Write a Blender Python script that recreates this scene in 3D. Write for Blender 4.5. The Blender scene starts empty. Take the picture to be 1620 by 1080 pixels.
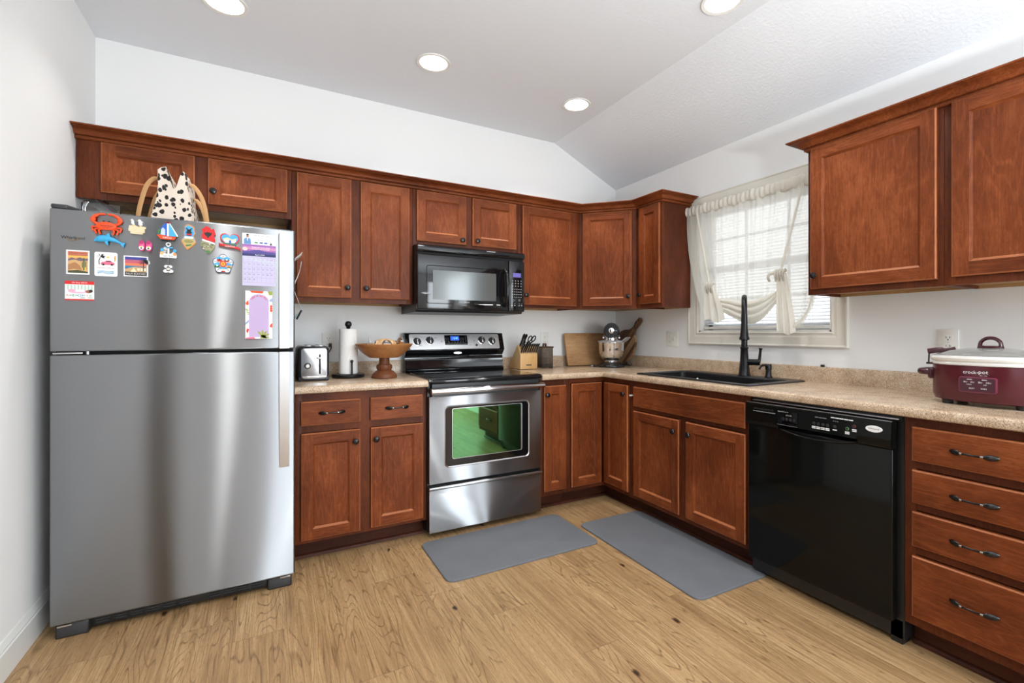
import bpy, bmesh, math, random
from mathutils import Vector, Matrix
random.seed(7)
PI = math.pi
SC = bpy.context.scene
COL = SC.collection
R = math.radians

# ------------------------------------------------------------------ camera, world, light, exposure
cd = bpy.data.cameras.new('camera')
cam = bpy.data.objects.new('camera', cd)
COL.objects.link(cam)
cam.location = (-2.71514, -3.29820, 1.18928)
cam.rotation_euler = (PI/2, 0, -0.507229)
cd.sensor_fit = 'HORIZONTAL'
cd.sensor_width = 36.0
cd.lens = 743.99/1620*36.0
cd.shift_x = -(837.378-810)/1620
cd.shift_y = (526.238-540)/1620
cd.clip_start = 0.02
SC.camera = cam

SC.view_settings.view_transform = 'Standard'
SC.view_settings.look = 'None'
SC.view_settings.gamma = 1.0
SC.view_settings.use_curve_mapping = False
SC.view_settings.exposure = 0.62

wd = bpy.data.worlds.new('overcast_sky')
SC.world = wd
wd.use_nodes = True
wn = wd.node_tree.nodes
bg = wn['Background']
bg.inputs[0].default_value = (0.92, 0.96, 1.0, 1)
bg.inputs[1].default_value = 1.45

def area_light(name, loc, rot, sx, sy, power, color=(1, 1, 1), shape='RECTANGLE', spread=PI):
    d = bpy.data.lights.new(name, 'AREA')
    d.shape = shape
    d.size = sx
    if shape in ('RECTANGLE', 'ELLIPSE'):
        d.size_y = sy
    d.energy = power
    d.color = color
    d.spread = spread
    o = bpy.data.objects.new(name, d)
    COL.objects.link(o)
    o.location = loc
    o.rotation_euler = rot
    return o
# fill through an added, unseen patio door; daylight through the front window behind the camera
DAY = (0.85, 0.935, 1.0)
area_light('added_patio_fill', (-0.85, -6.25, 1.1), (R(90), 0, 0), 1.1, 2.0, 55, DAY)
area_light('front_window_daylight', (-3.08, -6.25, 1.45), (R(90), 0, 0), 0.30, 1.3, 1.0, DAY)
area_light('side_window_daylight', (0.20, -5.15, 1.35), (0, R(90), 0), 1.7, 1.6, 44, DAY)
LAMP_POWER = 2.6
LAMP_COLOR = (1.0, 0.985, 0.96)

# ------------------------------------------------------------------ node helpers
def lin(c):
    c = c/255.0
    return c/12.92 if c <= 0.04045 else ((c+0.055)/1.055)**2.4
def rgb(r, g, b):
    return (lin(r), lin(g), lin(b), 1.0)

class NT:
    def __init__(s, name):
        s.m = bpy.data.materials.new(name)
        s.m.use_nodes = True
        s.t = s.m.node_tree
        s.p = s.t.nodes['Principled BSDF']
        s.out = s.t.nodes['Material Output']
    def n(s, typ, **kw):
        x = s.t.nodes.new(typ)
        for k, v in kw.items():
            setattr(x, k, v)
        return x
    def l(s, a, b):
        s.t.links.new(a, b)
    def put(s, sock, v):
        if isinstance(v, (int, float, tuple, list)):
            if sock.type == 'RGBA' and len(v) == 3:
                v = (*v, 1.0)
            sock.default_value = v
        else:
            s.l(v, sock)
    def math(s, op, a, b=0.0, c=0.0, clamp=False):
        x = s.n('ShaderNodeMath', operation=op, use_clamp=clamp)
        s.put(x.inputs[0], a); s.put(x.inputs[1], b); s.put(x.inputs[2], c)
        return x.outputs[0]
    def vmath(s, op, a, b):
        x = s.n('ShaderNodeVectorMath', operation=op)
        s.put(x.inputs[0], a); s.put(x.inputs[1], b)
        return x.outputs[0]
    def noise(s, vec, scale=5, detail=2, rough=0.5, dist=0.0):
        x = s.n('ShaderNodeTexNoise')
        if vec is not None:
            s.l(vec, x.inputs['Vector'])
        x.inputs['Scale'].default_value = scale
        x.inputs['Detail'].default_value = detail
        x.inputs['Roughness'].default_value = rough
        x.inputs['Distortion'].default_value = dist
        return x.outputs['Fac']
    def ramp(s, fac, stops, interp='LINEAR'):
        x = s.n('ShaderNodeValToRGB')
        x.color_ramp.interpolation = interp
        el = x.color_ramp.elements
        while len(el) < len(stops):
            el.new(0.5)
        for e, (p, c) in zip(el, stops):
            e.position = p
            e.color = c if len(c) == 4 else (*c, 1)
        s.l(fac, x.inputs[0])
        return x.outputs['Color']
    def mix(s, fac, a, b, blend='MIX'):
        x = s.n('ShaderNodeMix', data_type='RGBA', blend_type=blend)
        s.put(x.inputs[0], fac)
        s.put(x.inputs[6], a); s.put(x.inputs[7], b)
        return x.outputs[2]
    def coords(s, kind='Object', randomize=True):
        tc = s.n('ShaderNodeTexCoord')
        v = tc.outputs[kind]
        if randomize:
            oi = s.n('ShaderNodeObjectInfo')
            k = s.n('ShaderNodeVectorMath', operation='SCALE')
            k.inputs[0].default_value = (7.3, 5.1, 9.7)
            s.l(oi.outputs['Random'], k.inputs['Scale'])
            v = s.vmath('ADD', v, k.outputs[0])
        return v
    def scaled(s, v, sx, sy, sz):
        return s.vmath('MULTIPLY', v, (sx, sy, sz))
    def bump(s, h, strength=0.2, dist=0.002):
        x = s.n('ShaderNodeBump')
        x.inputs['Strength'].default_value = strength
        x.inputs['Distance'].default_value = dist
        s.l(h, x.inputs['Height'])
        s.l(x.outputs[0], s.p.inputs['Normal'])
    def set(s, **kw):
        names = dict(col='Base Color', rough='Roughness', metal='Metallic', coat='Coat Weight', crough='Coat Roughness',
                     spec='Specular IOR Level', trans='Transmission Weight', ior='IOR', alpha='Alpha', aniso='Anisotropic',
                     arot='Anisotropic Rotation', emit='Emission Color', es='Emission Strength', sheen='Sheen Weight',
                     tint='Specular Tint')
        for k, v in kw.items():
            s.put(s.p.inputs[names[k]], v)
        return s

MATS = {}
def mat(name, col, rough=0.5, **kw):
    if name in MATS:
        return MATS[name]
    t = NT(name)
    t.set(col=col, rough=rough, **kw)
    MATS[name] = t.m
    return t.m

def wood(name, dark, mid, light, axis='z', rough=0.40, ring=58.0, ring_w=0.55, coat=0.0, across=2.6, along=0.42):
    t = NT(name)
    v = t.coords()
    def sc(a, b):
        return t.scaled(v, *[(b if ax == axis else a) for ax in 'xyz'])
    n1 = t.noise(sc(across, along), 2.2, 3, 0.45, 0.35)
    rings = t.math('ABSOLUTE', t.math('SINE', t.math('MULTIPLY', n1, ring)))
    rings = t.math('POWER', rings, 9.0)
    n2 = t.noise(sc(70, 3.5), 3.0, 3, 0.6)
    n3 = t.noise(sc(1.5, 0.8), 2.5, 3, 0.55)
    n4 = t.noise(sc(24, 9), 3.0, 2, 0.6, 1.2)
    f = t.math('ADD', t.math('MULTIPLY', n3, 0.56), t.math('MULTIPLY', n2, 0.24))
    f = t.math('ADD', f, t.math('MULTIPLY', n4, 0.20))
    base = t.ramp(f, [(0.37, dark), (0.52, mid), (0.67, light)])
    rw = t.math('MULTIPLY', rings, t.math('MULTIPLY', t.math('SUBTRACT', n2, 0.15, clamp=True), ring_w))
    c = t.mix(rw, base, light)
    t.set(col=c, coat=coat, crough=0.25, spec=0.15)
    t.set(rough=t.math('ADD', t.math('MULTIPLY', n2, 0.15), rough-0.07))
    t.bump(n2, 0.06, 0.0006)
    MATS[name] = t.m
    return t.m

CD, CM, CL = (0.095, 0.0215, 0.0062), (0.178, 0.0425, 0.0118), (0.31, 0.088, 0.029)
WV = wood('cherry_stained_birch_upright', CD, CM, CL, 'z')
WX = wood('cherry_stained_birch_lengthwise', CD, CM, CL, 'x')
FD, FM = (0.056, 0.0135, 0.0055), (0.105, 0.0260, 0.0095)
WEDGE = wood('cherry_worn_lit_edge', (0.27, 0.085, 0.032), (0.38, 0.13, 0.052), (0.48, 0.18, 0.078), 'z', rough=0.36, ring_w=0.1)  # rubbed edge stain, lightened further to paint in edge highlights
WF = wood('cherry_stained_frame', FD, FM, CM, 'z', ring_w=0.15)
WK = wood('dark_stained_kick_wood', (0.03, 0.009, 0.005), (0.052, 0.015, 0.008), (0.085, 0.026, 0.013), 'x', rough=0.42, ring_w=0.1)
WTAN = wood('raw_birch_panel', (0.33, 0.19, 0.085), (0.46, 0.28, 0.13), (0.56, 0.36, 0.19), 'x', rough=0.5, ring_w=0.1, coat=0)
WBOARD = wood('oiled_board_wood', (0.26, 0.13, 0.055), (0.44, 0.245, 0.115), (0.58, 0.36, 0.19), 'x', rough=0.5, ring=34, coat=0, across=3.5)
def striped():
    t = NT('striped_acacia_wood')
    v = t.coords('Object', False)
    sp = t.n('ShaderNodeSeparateXYZ'); t.l(v, sp.inputs[0])
    k = t.math('FLOOR', t.math('MULTIPLY', t.math('ADD', sp.outputs[0], 0.011), 36.0))
    wn_ = t.n('ShaderNodeTexWhiteNoise', noise_dimensions='1D'); t.l(k, wn_.inputs['W'])
    n = t.noise(t.scaled(v, 90, 90, 6), 1.0, 3, 0.6)
    c = t.ramp(t.math('ADD', t.math('MULTIPLY', wn_.outputs[0], 0.75), t.math('MULTIPLY', n, 0.25)), [(0.15, (0.10, 0.045, 0.02)), (0.5, (0.20, 0.10, 0.045)), (0.85, (0.48, 0.29, 0.15))])
    t.set(col=c, rough=0.5)
    return t.m
WACACIA = striped()
WBOWL = wood('turned_bowl_wood', (0.20, 0.075, 0.022), (0.34, 0.145, 0.05), (0.45, 0.22, 0.085), 'z', rough=0.45, ring=20, coat=0.1, across=1.0, along=5)
WSTEM = wood('turned_stem_wood', (0.11, 0.035, 0.014), (0.18, 0.06, 0.024), (0.26, 0.10, 0.042), 'z', rough=0.42, coat=0.2)
WBAM = wood('bamboo_block_wood', (0.52, 0.29, 0.11), (0.64, 0.39, 0.17), (0.72, 0.48, 0.24), 'z', rough=0.45, ring_w=0.15, coat=0.05)
WWAL = wood('walnut_lid_wood', (0.05, 0.024, 0.013), (0.09, 0.045, 0.024), (0.14, 0.07, 0.04), 'x', rough=0.5)

def wall_paint(name, col, bump_s, scale, dist):
    t = NT(name)
    v = t.coords('Object', False)
    t.set(col=col, rough=0.75, spec=0.25)
    n = t.noise(v, scale, 4, 0.6)
    t.bump(n, bump_s, dist)
    return t.m
PAINT = wall_paint('white_wall_paint', rgb(235, 235, 234), 0.08, 260, 0.001)
CEILP = wall_paint('textured_ceiling_paint', rgb(236, 239, 243), 0.5, 70, 0.004)
TRIMP = mat('cream_trim_paint', rgb(222, 217, 206), 0.4)
BASEP = mat('white_baseboard_paint', rgb(222, 222, 218), 0.4)

def floor_mat():
    t = NT('oak_plank_floor')
    uv = t.n('ShaderNodeUVMap'); uv.uv_map = 'plank'
    at = t.n('ShaderNodeAttribute'); at.attribute_name = 'plank_rand'
    rnd = at.outputs['Fac']
    sep = t.n('ShaderNodeSeparateXYZ'); t.l(uv.outputs[0], sep.inputs[0])
    u, v = sep.outputs[0], sep.outputs[1]
    cb = t.n('ShaderNodeCombineXYZ')
    t.l(t.math('ADD', u, t.math('MULTIPLY', rnd, 17.0)), cb.inputs[0])
    t.l(t.math('ADD', v, t.math('MULTIPLY', rnd, 31.0)), cb.inputs[1])
    t.l(t.math('MULTIPLY', rnd, 11.0), cb.inputs[2])
    p = cb.outputs[0]
    # cathedral figure: thin contour lines of a slow stretched noise
    n1 = t.noise(t.scaled(p, 8.5, 0.95, 1), 1.0, 2, 0.45, 0.15)
    ring = t.math('ABSOLUTE', t.math('SINE', t.math('MULTIPLY', n1, 70.0)))
    ring = t.math('SUBTRACT', 1.0, t.math('MULTIPLY', ring, 2.4), clamp=True)
    strk = t.noise(t.scaled(p, 130, 1.6, 1), 1.0, 4, 0.6, 0.3)
    strk = t.math('MULTIPLY', t.math('SUBTRACT', strk, 0.53, clamp=True), 5.0, clamp=True)
    fib = t.noise(t.scaled(p, 210, 7, 1), 1.0, 3, 0.65)
    fib2 = t.noise(t.scaled(p, 60, 2.2, 1), 1.0, 3, 0.6)
    blot = t.noise(t.scaled(p, 5, 1.4, 1), 1.0, 3, 0.55)
    A, Bc, C = rgb(124, 94, 62), rgb(166, 133, 93), rgb(192, 160, 118)
    f = t.math('ADD', t.math('MULTIPLY', fib2, 0.55), t.math('MULTIPLY', blot, 0.45))
    c = t.ramp(f, [(0.33, A), (0.50, Bc), (0.68, C)])
    # per plank tone
    c = t.mix(t.math('MULTIPLY', t.math('FRACT', t.math('MULTIPLY', rnd, 13.7)), 0.5), c, rgb(156, 124, 86))
    # dark grain lines
    g = t.math('MULTIPLY', ring, t.math('MULTIPLY', t.math('SUBTRACT', fib, 0.22, clamp=True), 2.2), clamp=True)
    gm = t.noise(t.scaled(p, 3, 1.1, 1), 1.0, 2, 0.5)
    gm = t.math('MULTIPLY', t.math('SUBTRACT', gm, 0.34, clamp=True), 5.0, clamp=True)
    g = t.math('MULTIPLY', g, t.math('ADD', t.math('MULTIPLY', gm, 0.85), 0.25))
    c = t.mix(t.math('MULTIPLY', g, 0.85), c, rgb(84, 58, 34))
    c = t.mix(t.math('MULTIPLY', strk, 0.62), c, rgb(112, 82, 52))
    pore = t.math('MULTIPLY', t.math('SUBTRACT', fib, 0.58, clamp=True), 3.0, clamp=True)
    c = t.mix(t.math('MULTIPLY', pore, 0.85), c, rgb(110, 78, 48))
    grn = t.noise(t.scaled(p, 400, 42, 1), 1.0, 2, 0.6)
    c = t.mix(t.math('MULTIPLY', t.math('MULTIPLY', t.math('SUBTRACT', grn, 0.50, clamp=True), 5.0, clamp=True), 0.42), c, rgb(112, 82, 52))
    # knots
    vo = t.n('ShaderNodeTexVoronoi', voronoi_dimensions='2D'); vo.inputs['Scale'].default_value = 1.0
    t.l(t.scaled(p, 5.2, 2.6, 1), vo.inputs['Vector'])
    kn = t.noise(t.scaled(p, 50, 40, 1), 1.0, 2)
    vr = t.n('ShaderNodeSeparateColor'); t.l(vo.outputs['Color'], vr.inputs[0])
    has = t.math('GREATER_THAN', vr.outputs[0], 0.66)
    d = t.math('ADD', vo.outputs['Distance'], t.math('MULTIPLY', t.math('SUBTRACT', kn, 0.5), 0.06))
    k = t.math('MULTIPLY', t.math('SUBTRACT', 1.0, t.math('MULTIPLY', d, 14.0), clamp=True), has)
    halo = t.math('MULTIPLY', t.math('SUBTRACT', 1.0, t.math('MULTIPLY', d, 4.0), clamp=True), has)
    c = t.mix(t.math('MULTIPLY', halo, 0.35), c, rgb(120, 84, 50))
    c = t.mix(t.math('MULTIPLY', k, 1.6, clamp=True), c, rgb(52, 34, 22))
    # seams between planks
    W = PLANK_W
    du = t.math('MINIMUM', u, t.math('SUBTRACT', W, u))
    at2 = t.n('ShaderNodeAttribute'); at2.attribute_name = 'plank_len'
    dv = t.math('MINIMUM', v, t.math('SUBTRACT', at2.outputs['Fac'], v))
    dd = t.math('MINIMUM', du, dv)
    seam = t.math('SUBTRACT', 1.0, t.math('MULTIPLY', dd, 500.0), clamp=True)
    c = t.mix(t.math('MULTIPLY', seam, 0.6), c, rgb(92, 68, 44))
    t.set(col=c, spec=0.4, rough=t.math('ADD', t.math('MULTIPLY', fib, 0.2), 0.36))
    h = t.math('SUBTRACT', t.math('MULTIPLY', fib, 0.25), t.math('ADD', t.math('MULTIPLY', seam, 1.0), t.math('MULTIPLY', g, 0.25)))
    t.bump(h, 0.25, 0.0012)
    return t.m

def counter_mat():
    t = NT('beige_granite_laminate')
    v = t.coords('Object', False)
    vo = t.n('ShaderNodeTexVoronoi'); vo.inputs['Scale'].default_value = 380
    t.l(v, vo.inputs['Vector'])
    sp = t.n('ShaderNodeSeparateColor'); t.l(vo.outputs['Color'], sp.inputs[0])
    n = t.noise(v, 14, 4, 0.6)
    n2 = t.noise(v, 420, 2, 0.5)
    f = t.math('ADD', t.math('MULTIPLY', sp.outputs[0], 0.5), t.math('MULTIPLY', n, 0.5))
    c = t.ramp(f, [(0.14, rgb(122, 90, 66)), (0.32, rgb(168, 138, 110)), (0.55, rgb(200, 176, 148)), (0.80, rgb(222, 204, 180))])
    c = t.mix(t.math('MULTIPLY', t.math('SUBTRACT', n2, 0.56, clamp=True), 3.5, clamp=True), c, rgb(96, 66, 48))
    t.set(col=c, rough=0.24, spec=0.5)
    return t.m
GRANITE = counter_mat()

def steel(name, col=(0.37, 0.38, 0.395, 1), rough=0.36, aniso=0.8):
    t = NT(name)
    v = t.coords('Object', False)
    n = t.noise(t.scaled(v, 14, 14, 1400), 1.0, 1, 0.5)
    g = t.n('ShaderNodeBsdfAnisotropic', distribution='BECKMANN')
    t.put(g.inputs['Color'], t.mix(n, tuple(x*0.95 for x in col[:3])+(1,), col))
    g.inputs['Roughness'].default_value = rough
    g.inputs['Anisotropy'].default_value = aniso
    g.inputs['Rotation'].default_value = 0.0
    tg = t.n('ShaderNodeTangent', direction_type='RADIAL', axis='Z')
    t.l(tg.outputs[0], g.inputs['Tangent'])
    t.l(g.outputs[0], t.out.inputs[0])
    return t.m
STEEL = steel('brushed_stainless')
STEELF = steel('dark_brushed_stainless', (0.315, 0.325, 0.338, 1), 0.37, 0.8)
STEELB = steel('bright_brushed_stainless', (0.66, 0.66, 0.67, 1), 0.26)
CHROME = mat('polished_chrome', (0.78, 0.78, 0.79, 1), 0.08, metal=1.0)
SILVER = mat('satin_silver', (0.62, 0.62, 0.63, 1), 0.28, metal=1.0)
BGLOSS = mat('black_gloss_enamel', (0.006, 0.006, 0.007, 1), 0.07, spec=0.5)
BGLASS = mat('black_ceramic_glass', (0.004, 0.004, 0.005, 1), 0.05, spec=0.6)
BPLAS = mat('black_plastic', (0.012, 0.012, 0.013, 1), 0.35)
BDOOR = mat('black_satin_enamel', (0.004, 0.0045, 0.004, 1), 0.10, spec=0.22)
BMATTE = mat('matte_black_metal', (0.008, 0.008, 0.009, 1), 0.27, spec=0.35)
DGREY = mat('dark_grey_plastic', rgb(52, 53, 55), 0.5)
BRONZE = mat('oil_rubbed_bronze', (0.02, 0.018, 0.017, 1), 0.22, metal=0.55, spec=0.6)
BRONZEW = mat('worn_bronze_edge', (0.42, 0.38, 0.34, 1), 0.25, metal=1.0)
WHITE = mat('white_plastic', rgb(236, 234, 228), 0.35)
OFFW = mat('warm_white_plastic', rgb(232, 230, 224), 0.4)
INK = mat('white_print', rgb(235, 235, 235), 0.5)
INKG = mat('grey_print', rgb(120, 122, 124), 0.5)
INKB = mat('black_print', rgb(25, 25, 28), 0.5)
SLOT = mat('dark_slot', (0.004, 0.004, 0.004, 1), 0.8)
MWGLASS = mat('grey_screened_glass', (0.13, 0.14, 0.14, 1), 0.10, metal=0.35)
GREENG = mat('green_coated_oven_glass', (0.17, 0.46, 0.22, 1), 0.03, metal=1.0)
LCD = mat('violet_display', (0.06, 0.05, 0.2, 1), 0.3, emit=(0.28, 0.24, 0.8, 1), es=0.25)
LCDB = mat('blue_display', (0.02, 0.06, 0.35, 1), 0.3, emit=(0.05, 0.16, 0.85, 1), es=0.5)
LCDT = mat('display_digits', (0.3, 0.8, 0.9, 1), 0.3, emit=(0.25, 0.8, 0.9, 1), es=0.7)
LENS = mat('lamp_lens', (1, 1, 1, 1), 0.5, emit=(1.0, 0.97, 0.93, 1), es=7.0)
GLASS = mat('window_glass', (1, 1, 1, 1), 0.0, trans=1.0, ior=1.02, spec=0.2)
CLEARG = mat('clear_acrylic', (0.90, 0.91, 0.92, 1), 0.03, trans=1.0, ior=1.42)
LIDG = mat('lid_glass', (0.72, 0.72, 0.69, 1), 0.03, trans=0.7, ior=1.35)
SMOKE = mat('smoked_glass', (0.46, 0.41, 0.36, 1), 0.04, trans=0.92, ior=1.2)
CREAMP = mat('cream_porcelain', rgb(232, 230, 224), 0.15, coat=0.5)

# ------------------------------------------------------------------ mesh builder
class B:
    def __init__(s):
        s.bm = bmesh.new(); s.mats = []; s.M = Matrix.Identity(4)
    def mi(s, m):
        if m not in s.mats:
            s.mats.append(m)
        return s.mats.index(m)
    def v(s, co):
        return s.bm.verts.new(s.M @ Vector(co))
    def f(s, vs, m):
        try:
            fc = s.bm.faces.new(vs)
        except ValueError:
            return None
        fc.material_index = s.mi(m); fc.smooth = True
        return fc
    def bevel(s, faces, w, seg=2):
        ed = {e for fc in faces if fc for e in fc.edges}
        bmesh.ops.bevel(s.bm, geom=list(ed), offset=w, segments=seg, profile=0.5, affect='EDGES', clamp_overlap=True)
    def box(s, x0, x1, y0, y1, z0, z1, m, bev=0, seg=2):
        vs = [s.v((x, y, z)) for x in (x0, x1) for y in (y0, y1) for z in (z0, z1)]
        q = [(0, 1, 3, 2), (4, 6, 7, 5), (0, 4, 5, 1), (2, 3, 7, 6), (0, 2, 6, 4), (1, 5, 7, 3)]
        fs = [s.f([vs[i] for i in k], m) for k in q]
        if bev:
            s.bevel(fs, bev, seg)
        return fs
    def prism(s, pts, axis, a0, a1, m, bev=0, seg=2, mcap=None):
        def co(p, a):
            return {'x': (a, p[0], p[1]), 'y': (p[0], a, p[1]), 'z': (p[0], p[1], a)}[axis]
        A = [s.v(co(p, a0)) for p in pts]; C = [s.v(co(p, a1)) for p in pts]
        n = len(pts)
        fs = [s.f([A[i], A[(i+1) % n], C[(i+1) % n], C[i]], m) for i in range(n)]
        fs += [s.f(A[::-1], mcap or m), s.f(C, mcap or m)]
        if bev:
            s.bevel(fs, bev, seg)
        return fs
    def quad(s, pts, m):
        return s.f([s.v(p) for p in pts], m)
    def lathe(s, prof, c, m, n=32, axis='z', sx=1.0, sy=1.0, cap=True):
        rings = []
        for r, z in prof:
            ring = []
            for i in range(n):
                a = 2*PI*i/n
                p = (r*math.cos(a)*sx, r*math.sin(a)*sy, z)
                if axis == 'y':
                    p = (p[0], -z, p[1])
                elif axis == 'x':
                    p = (z, p[0], p[1])
                ring.append(s.v((c[0]+p[0], c[1]+p[1], c[2]+p[2])))
            rings.append(ring)
        for a, b in zip(rings, rings[1:]):
            for i in range(n):
                s.f([a[i], a[(i+1) % n], b[(i+1) % n], b[i]], m)
        if cap:
            s.f(rings[0][::-1], m); s.f(rings[-1], m)
    def tube(s, pts, r, m, n=10, closed=False, flat=1.0, cap=True, up=None):
        P = [Vector(p) for p in pts]; N = len(P)
        rr = r if isinstance(r, (list, tuple)) else [r]*N
        rings = []; nrm = None
        for i in range(N):
            a = P[i-1] if (i > 0 or closed) else P[i]
            b = P[(i+1) % N] if (i < N-1 or closed) else P[i]
            d = (b-a).normalized()
            if nrm is None:
                ref = Vector(up) if up else (Vector((0, 0, 1)) if abs(d.z) < 0.9 else Vector((1, 0, 0)))
                nrm = (ref-d*ref.dot(d)).normalized()
            else:
                nrm = (nrm-d*nrm.dot(d)).normalized()
            bi = d.cross(nrm)
            rings.append([s.v(P[i]+nrm*(rr[i]*math.cos(2*PI*k/n))+bi*(rr[i]*flat*math.sin(2*PI*k/n))) for k in range(n)])
        rng = range(N) if closed else range(N-1)
        for i in rng:
            a, b = rings[i], rings[(i+1) % N]
            for k in range(n):
                s.f([a[k], a[(k+1) % n], b[(k+1) % n], b[k]], m)
        if cap and not closed:
            s.f(rings[0][::-1], m); s.f(rings[-1], m)
    def ball(s, c, r, m, sx=1, sy=1, sz=1, n=16):
        prof = [(r*math.sin(PI*i/(n//2)), -r*math.cos(PI*i/(n//2))) for i in range(1, n//2)]
        rings = []
        for rad, z in prof:
            rings.append([s.v((c[0]+rad*math.cos(2*PI*k/n)*sx, c[1]+rad*math.sin(2*PI*k/n)*sy, c[2]+z*sz)) for k in range(n)])
        lo = s.v((c[0], c[1], c[2]-r*sz)); hi = s.v((c[0], c[1], c[2]+r*sz))
        for a, b in zip(rings, rings[1:]):
            for k in range(n):
                s.f([a[k], a[(k+1) % n], b[(k+1) % n], b[k]], m)
        for k in range(n):
            s.f([rings[0][(k+1) % n], rings[0][k], lo], m)
            s.f([rings[-1][k], rings[-1][(k+1) % n], hi], m)
    def grid(s, fn, nu, nv, m, closeu=False):
        V = [[s.v(fn(i/nu, j/nv)) for j in range(nv+1)] for i in range(nu if closeu else nu+1)]
        for i in range(nu):
            a = V[i]; b = V[(i+1) % len(V)]
            for j in range(nv):
                s.f([a[j], b[j], b[j+1], a[j+1]], m)
    def sweep(s, path, prof, m, side=1, closed=False):
        """profile points (offset to the side of the path, z) swept along a plan path with mitred corners"""
        P = [Vector((p[0], p[1])) for p in path]; N = len(P)
        dirs = [(P[i+1]-P[i]).normalized() for i in range(N-1)]
        nr = [Vector((d.y, -d.x))*side for d in dirs]
        rings = []
        for i in range(N):
            if i == 0:
                mv = nr[0]
            elif i == N-1:
                mv = nr[-1]
            else:
                b = (nr[i-1]+nr[i]).normalized()
                mv = b/max(0.2, b.dot(nr[i]))
            rings.append([s.v((P[i].x+mv.x*o, P[i].y+mv.y*o, z)) for o, z in prof])
        k = len(prof)
        for a, b in zip(rings, rings[1:]):
            for j in range(k):
                s.f([a[j], a[(j+1) % k], b[(j+1) % k], b[j]], m)
        s.f(rings[0][::-1], m); s.f(rings[-1], m)
    def text(s, txt, x, z, h, y, m, w=None, M=None):
        """flat lettering centred on (x, z) in a plane facing -y"""
        vs, fs, (bw, bh, cx, cy) = glyphs(txt)
        k = h/bh; kx = (w/bw) if w else k
        nv = []
        for a, b in vs:
            p = Vector((x+(a-cx)*kx, y, z+(b-cy)*k))
            nv.append(s.v(M @ p if M else p))
        for fc in fs:
            s.f([nv[i] for i in fc], m)
    def build(s, name, parent=None, loc=None, sharp=38, recalc=True, props=None):
        if recalc:
            bmesh.ops.recalc_face_normals(s.bm, faces=s.bm.faces[:])
        me = bpy.data.meshes.new(name)
        s.bm.to_mesh(me); s.bm.free()
        for m in s.mats:
            me.materials.append(m)
        me.set_sharp_from_angle(angle=R(sharp))
        o = bpy.data.objects.new(name, me)
        COL.objects.link(o)
        if parent:
            o.parent = parent
        if loc:
            o.location = loc
        for k, v in (props or {}).items():
            o[k] = v
        return o

_gl = {}
def glyphs(txt):
    if txt in _gl:
        return _gl[txt]
    cu = bpy.data.curves.new('lettering', 'FONT')
    cu.body = txt; cu.size = 1.0; cu.resolution_u = 2; cu.align_x = 'CENTER'
    ob = bpy.data.objects.new('lettering', cu)
    COL.objects.link(ob)
    dg = bpy.context.evaluated_depsgraph_get()
    me = bpy.data.meshes.new_from_object(ob.evaluated_get(dg))
    vs = [(v.co.x, v.co.y) for v in me.vertices]
    fs = [tuple(p.vertices) for p in me.polygons]
    bpy.data.objects.remove(ob); bpy.data.curves.remove(cu); bpy.data.meshes.remove(me)
    xs = [a for a, b in vs]; ys = [b for a, b in vs]
    bb = (max(xs)-min(xs) or 1, max(ys)-min(ys) or 1, (max(xs)+min(xs))/2, (max(ys)+min(ys))/2)
    _gl[txt] = (vs, fs, bb)
    return _gl[txt]

def tag(o, label, cat, group=None):
    o['label'] = label; o['category'] = cat
    if group:
        o['group'] = group
    return o
def thing(name, label, cat, loc=(0, 0, 0), rz=0.0, group=None):
    o = bpy.data.objects.new(name, None)
    COL.objects.link(o)
    o.location = loc; o.rotation_euler = (0, 0, rz); o.empty_display_size = 0.05
    return tag(o, label, cat, group)
def struct(b, name, parent=None, sharp=38):
    o = b.build(name, parent, sharp=sharp)
    if parent is None:
        o['kind'] = 'structure'
    return o
def copy_tree(o, parent=None):
    c = o.copy(); COL.objects.link(c)
    if parent:
        c.parent = parent
    for ch in list(o.children):
        copy_tree(ch, c)
    return c
def rrect(x0, x1, z0, z1, r, n=5):
    pts = []
    for cx, cz, a0 in ((x1-r, z1-r, 0), (x0+r, z1-r, 90), (x0+r, z0+r, 180), (x1-r, z0+r, 270)):
        for i in range(n+1):
            a = R(a0+90*i/n)
            pts.append((cx+r*math.cos(a), cz+r*math.sin(a)))
    return pts
def ellipse(cx, cz, rx, rz, n=28, a0=0, a1=360):
    return [(cx+rx*math.cos(R(a0+(a1-a0)*i/n)), cz+rz*math.sin(R(a0+(a1-a0)*i/n))) for i in range(n)]
def bez(pts, n=8):
    """Catmull-Rom through the points"""
    P = [Vector(p) for p in pts]
    out = []
    for i in range(len(P)-1):
        p0 = P[max(i-1, 0)]; p1 = P[i]; p2 = P[i+1]; p3 = P[min(i+2, len(P)-1)]
        for k in range(n):
            t = k/n
            out.append(0.5*((2*p1)+(p2-p0)*t+(2*p0-5*p1+4*p2-p3)*t*t+(3*p1-p0-3*p2+p3)*t**3))
    out.append(P[-1])
    return out

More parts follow.
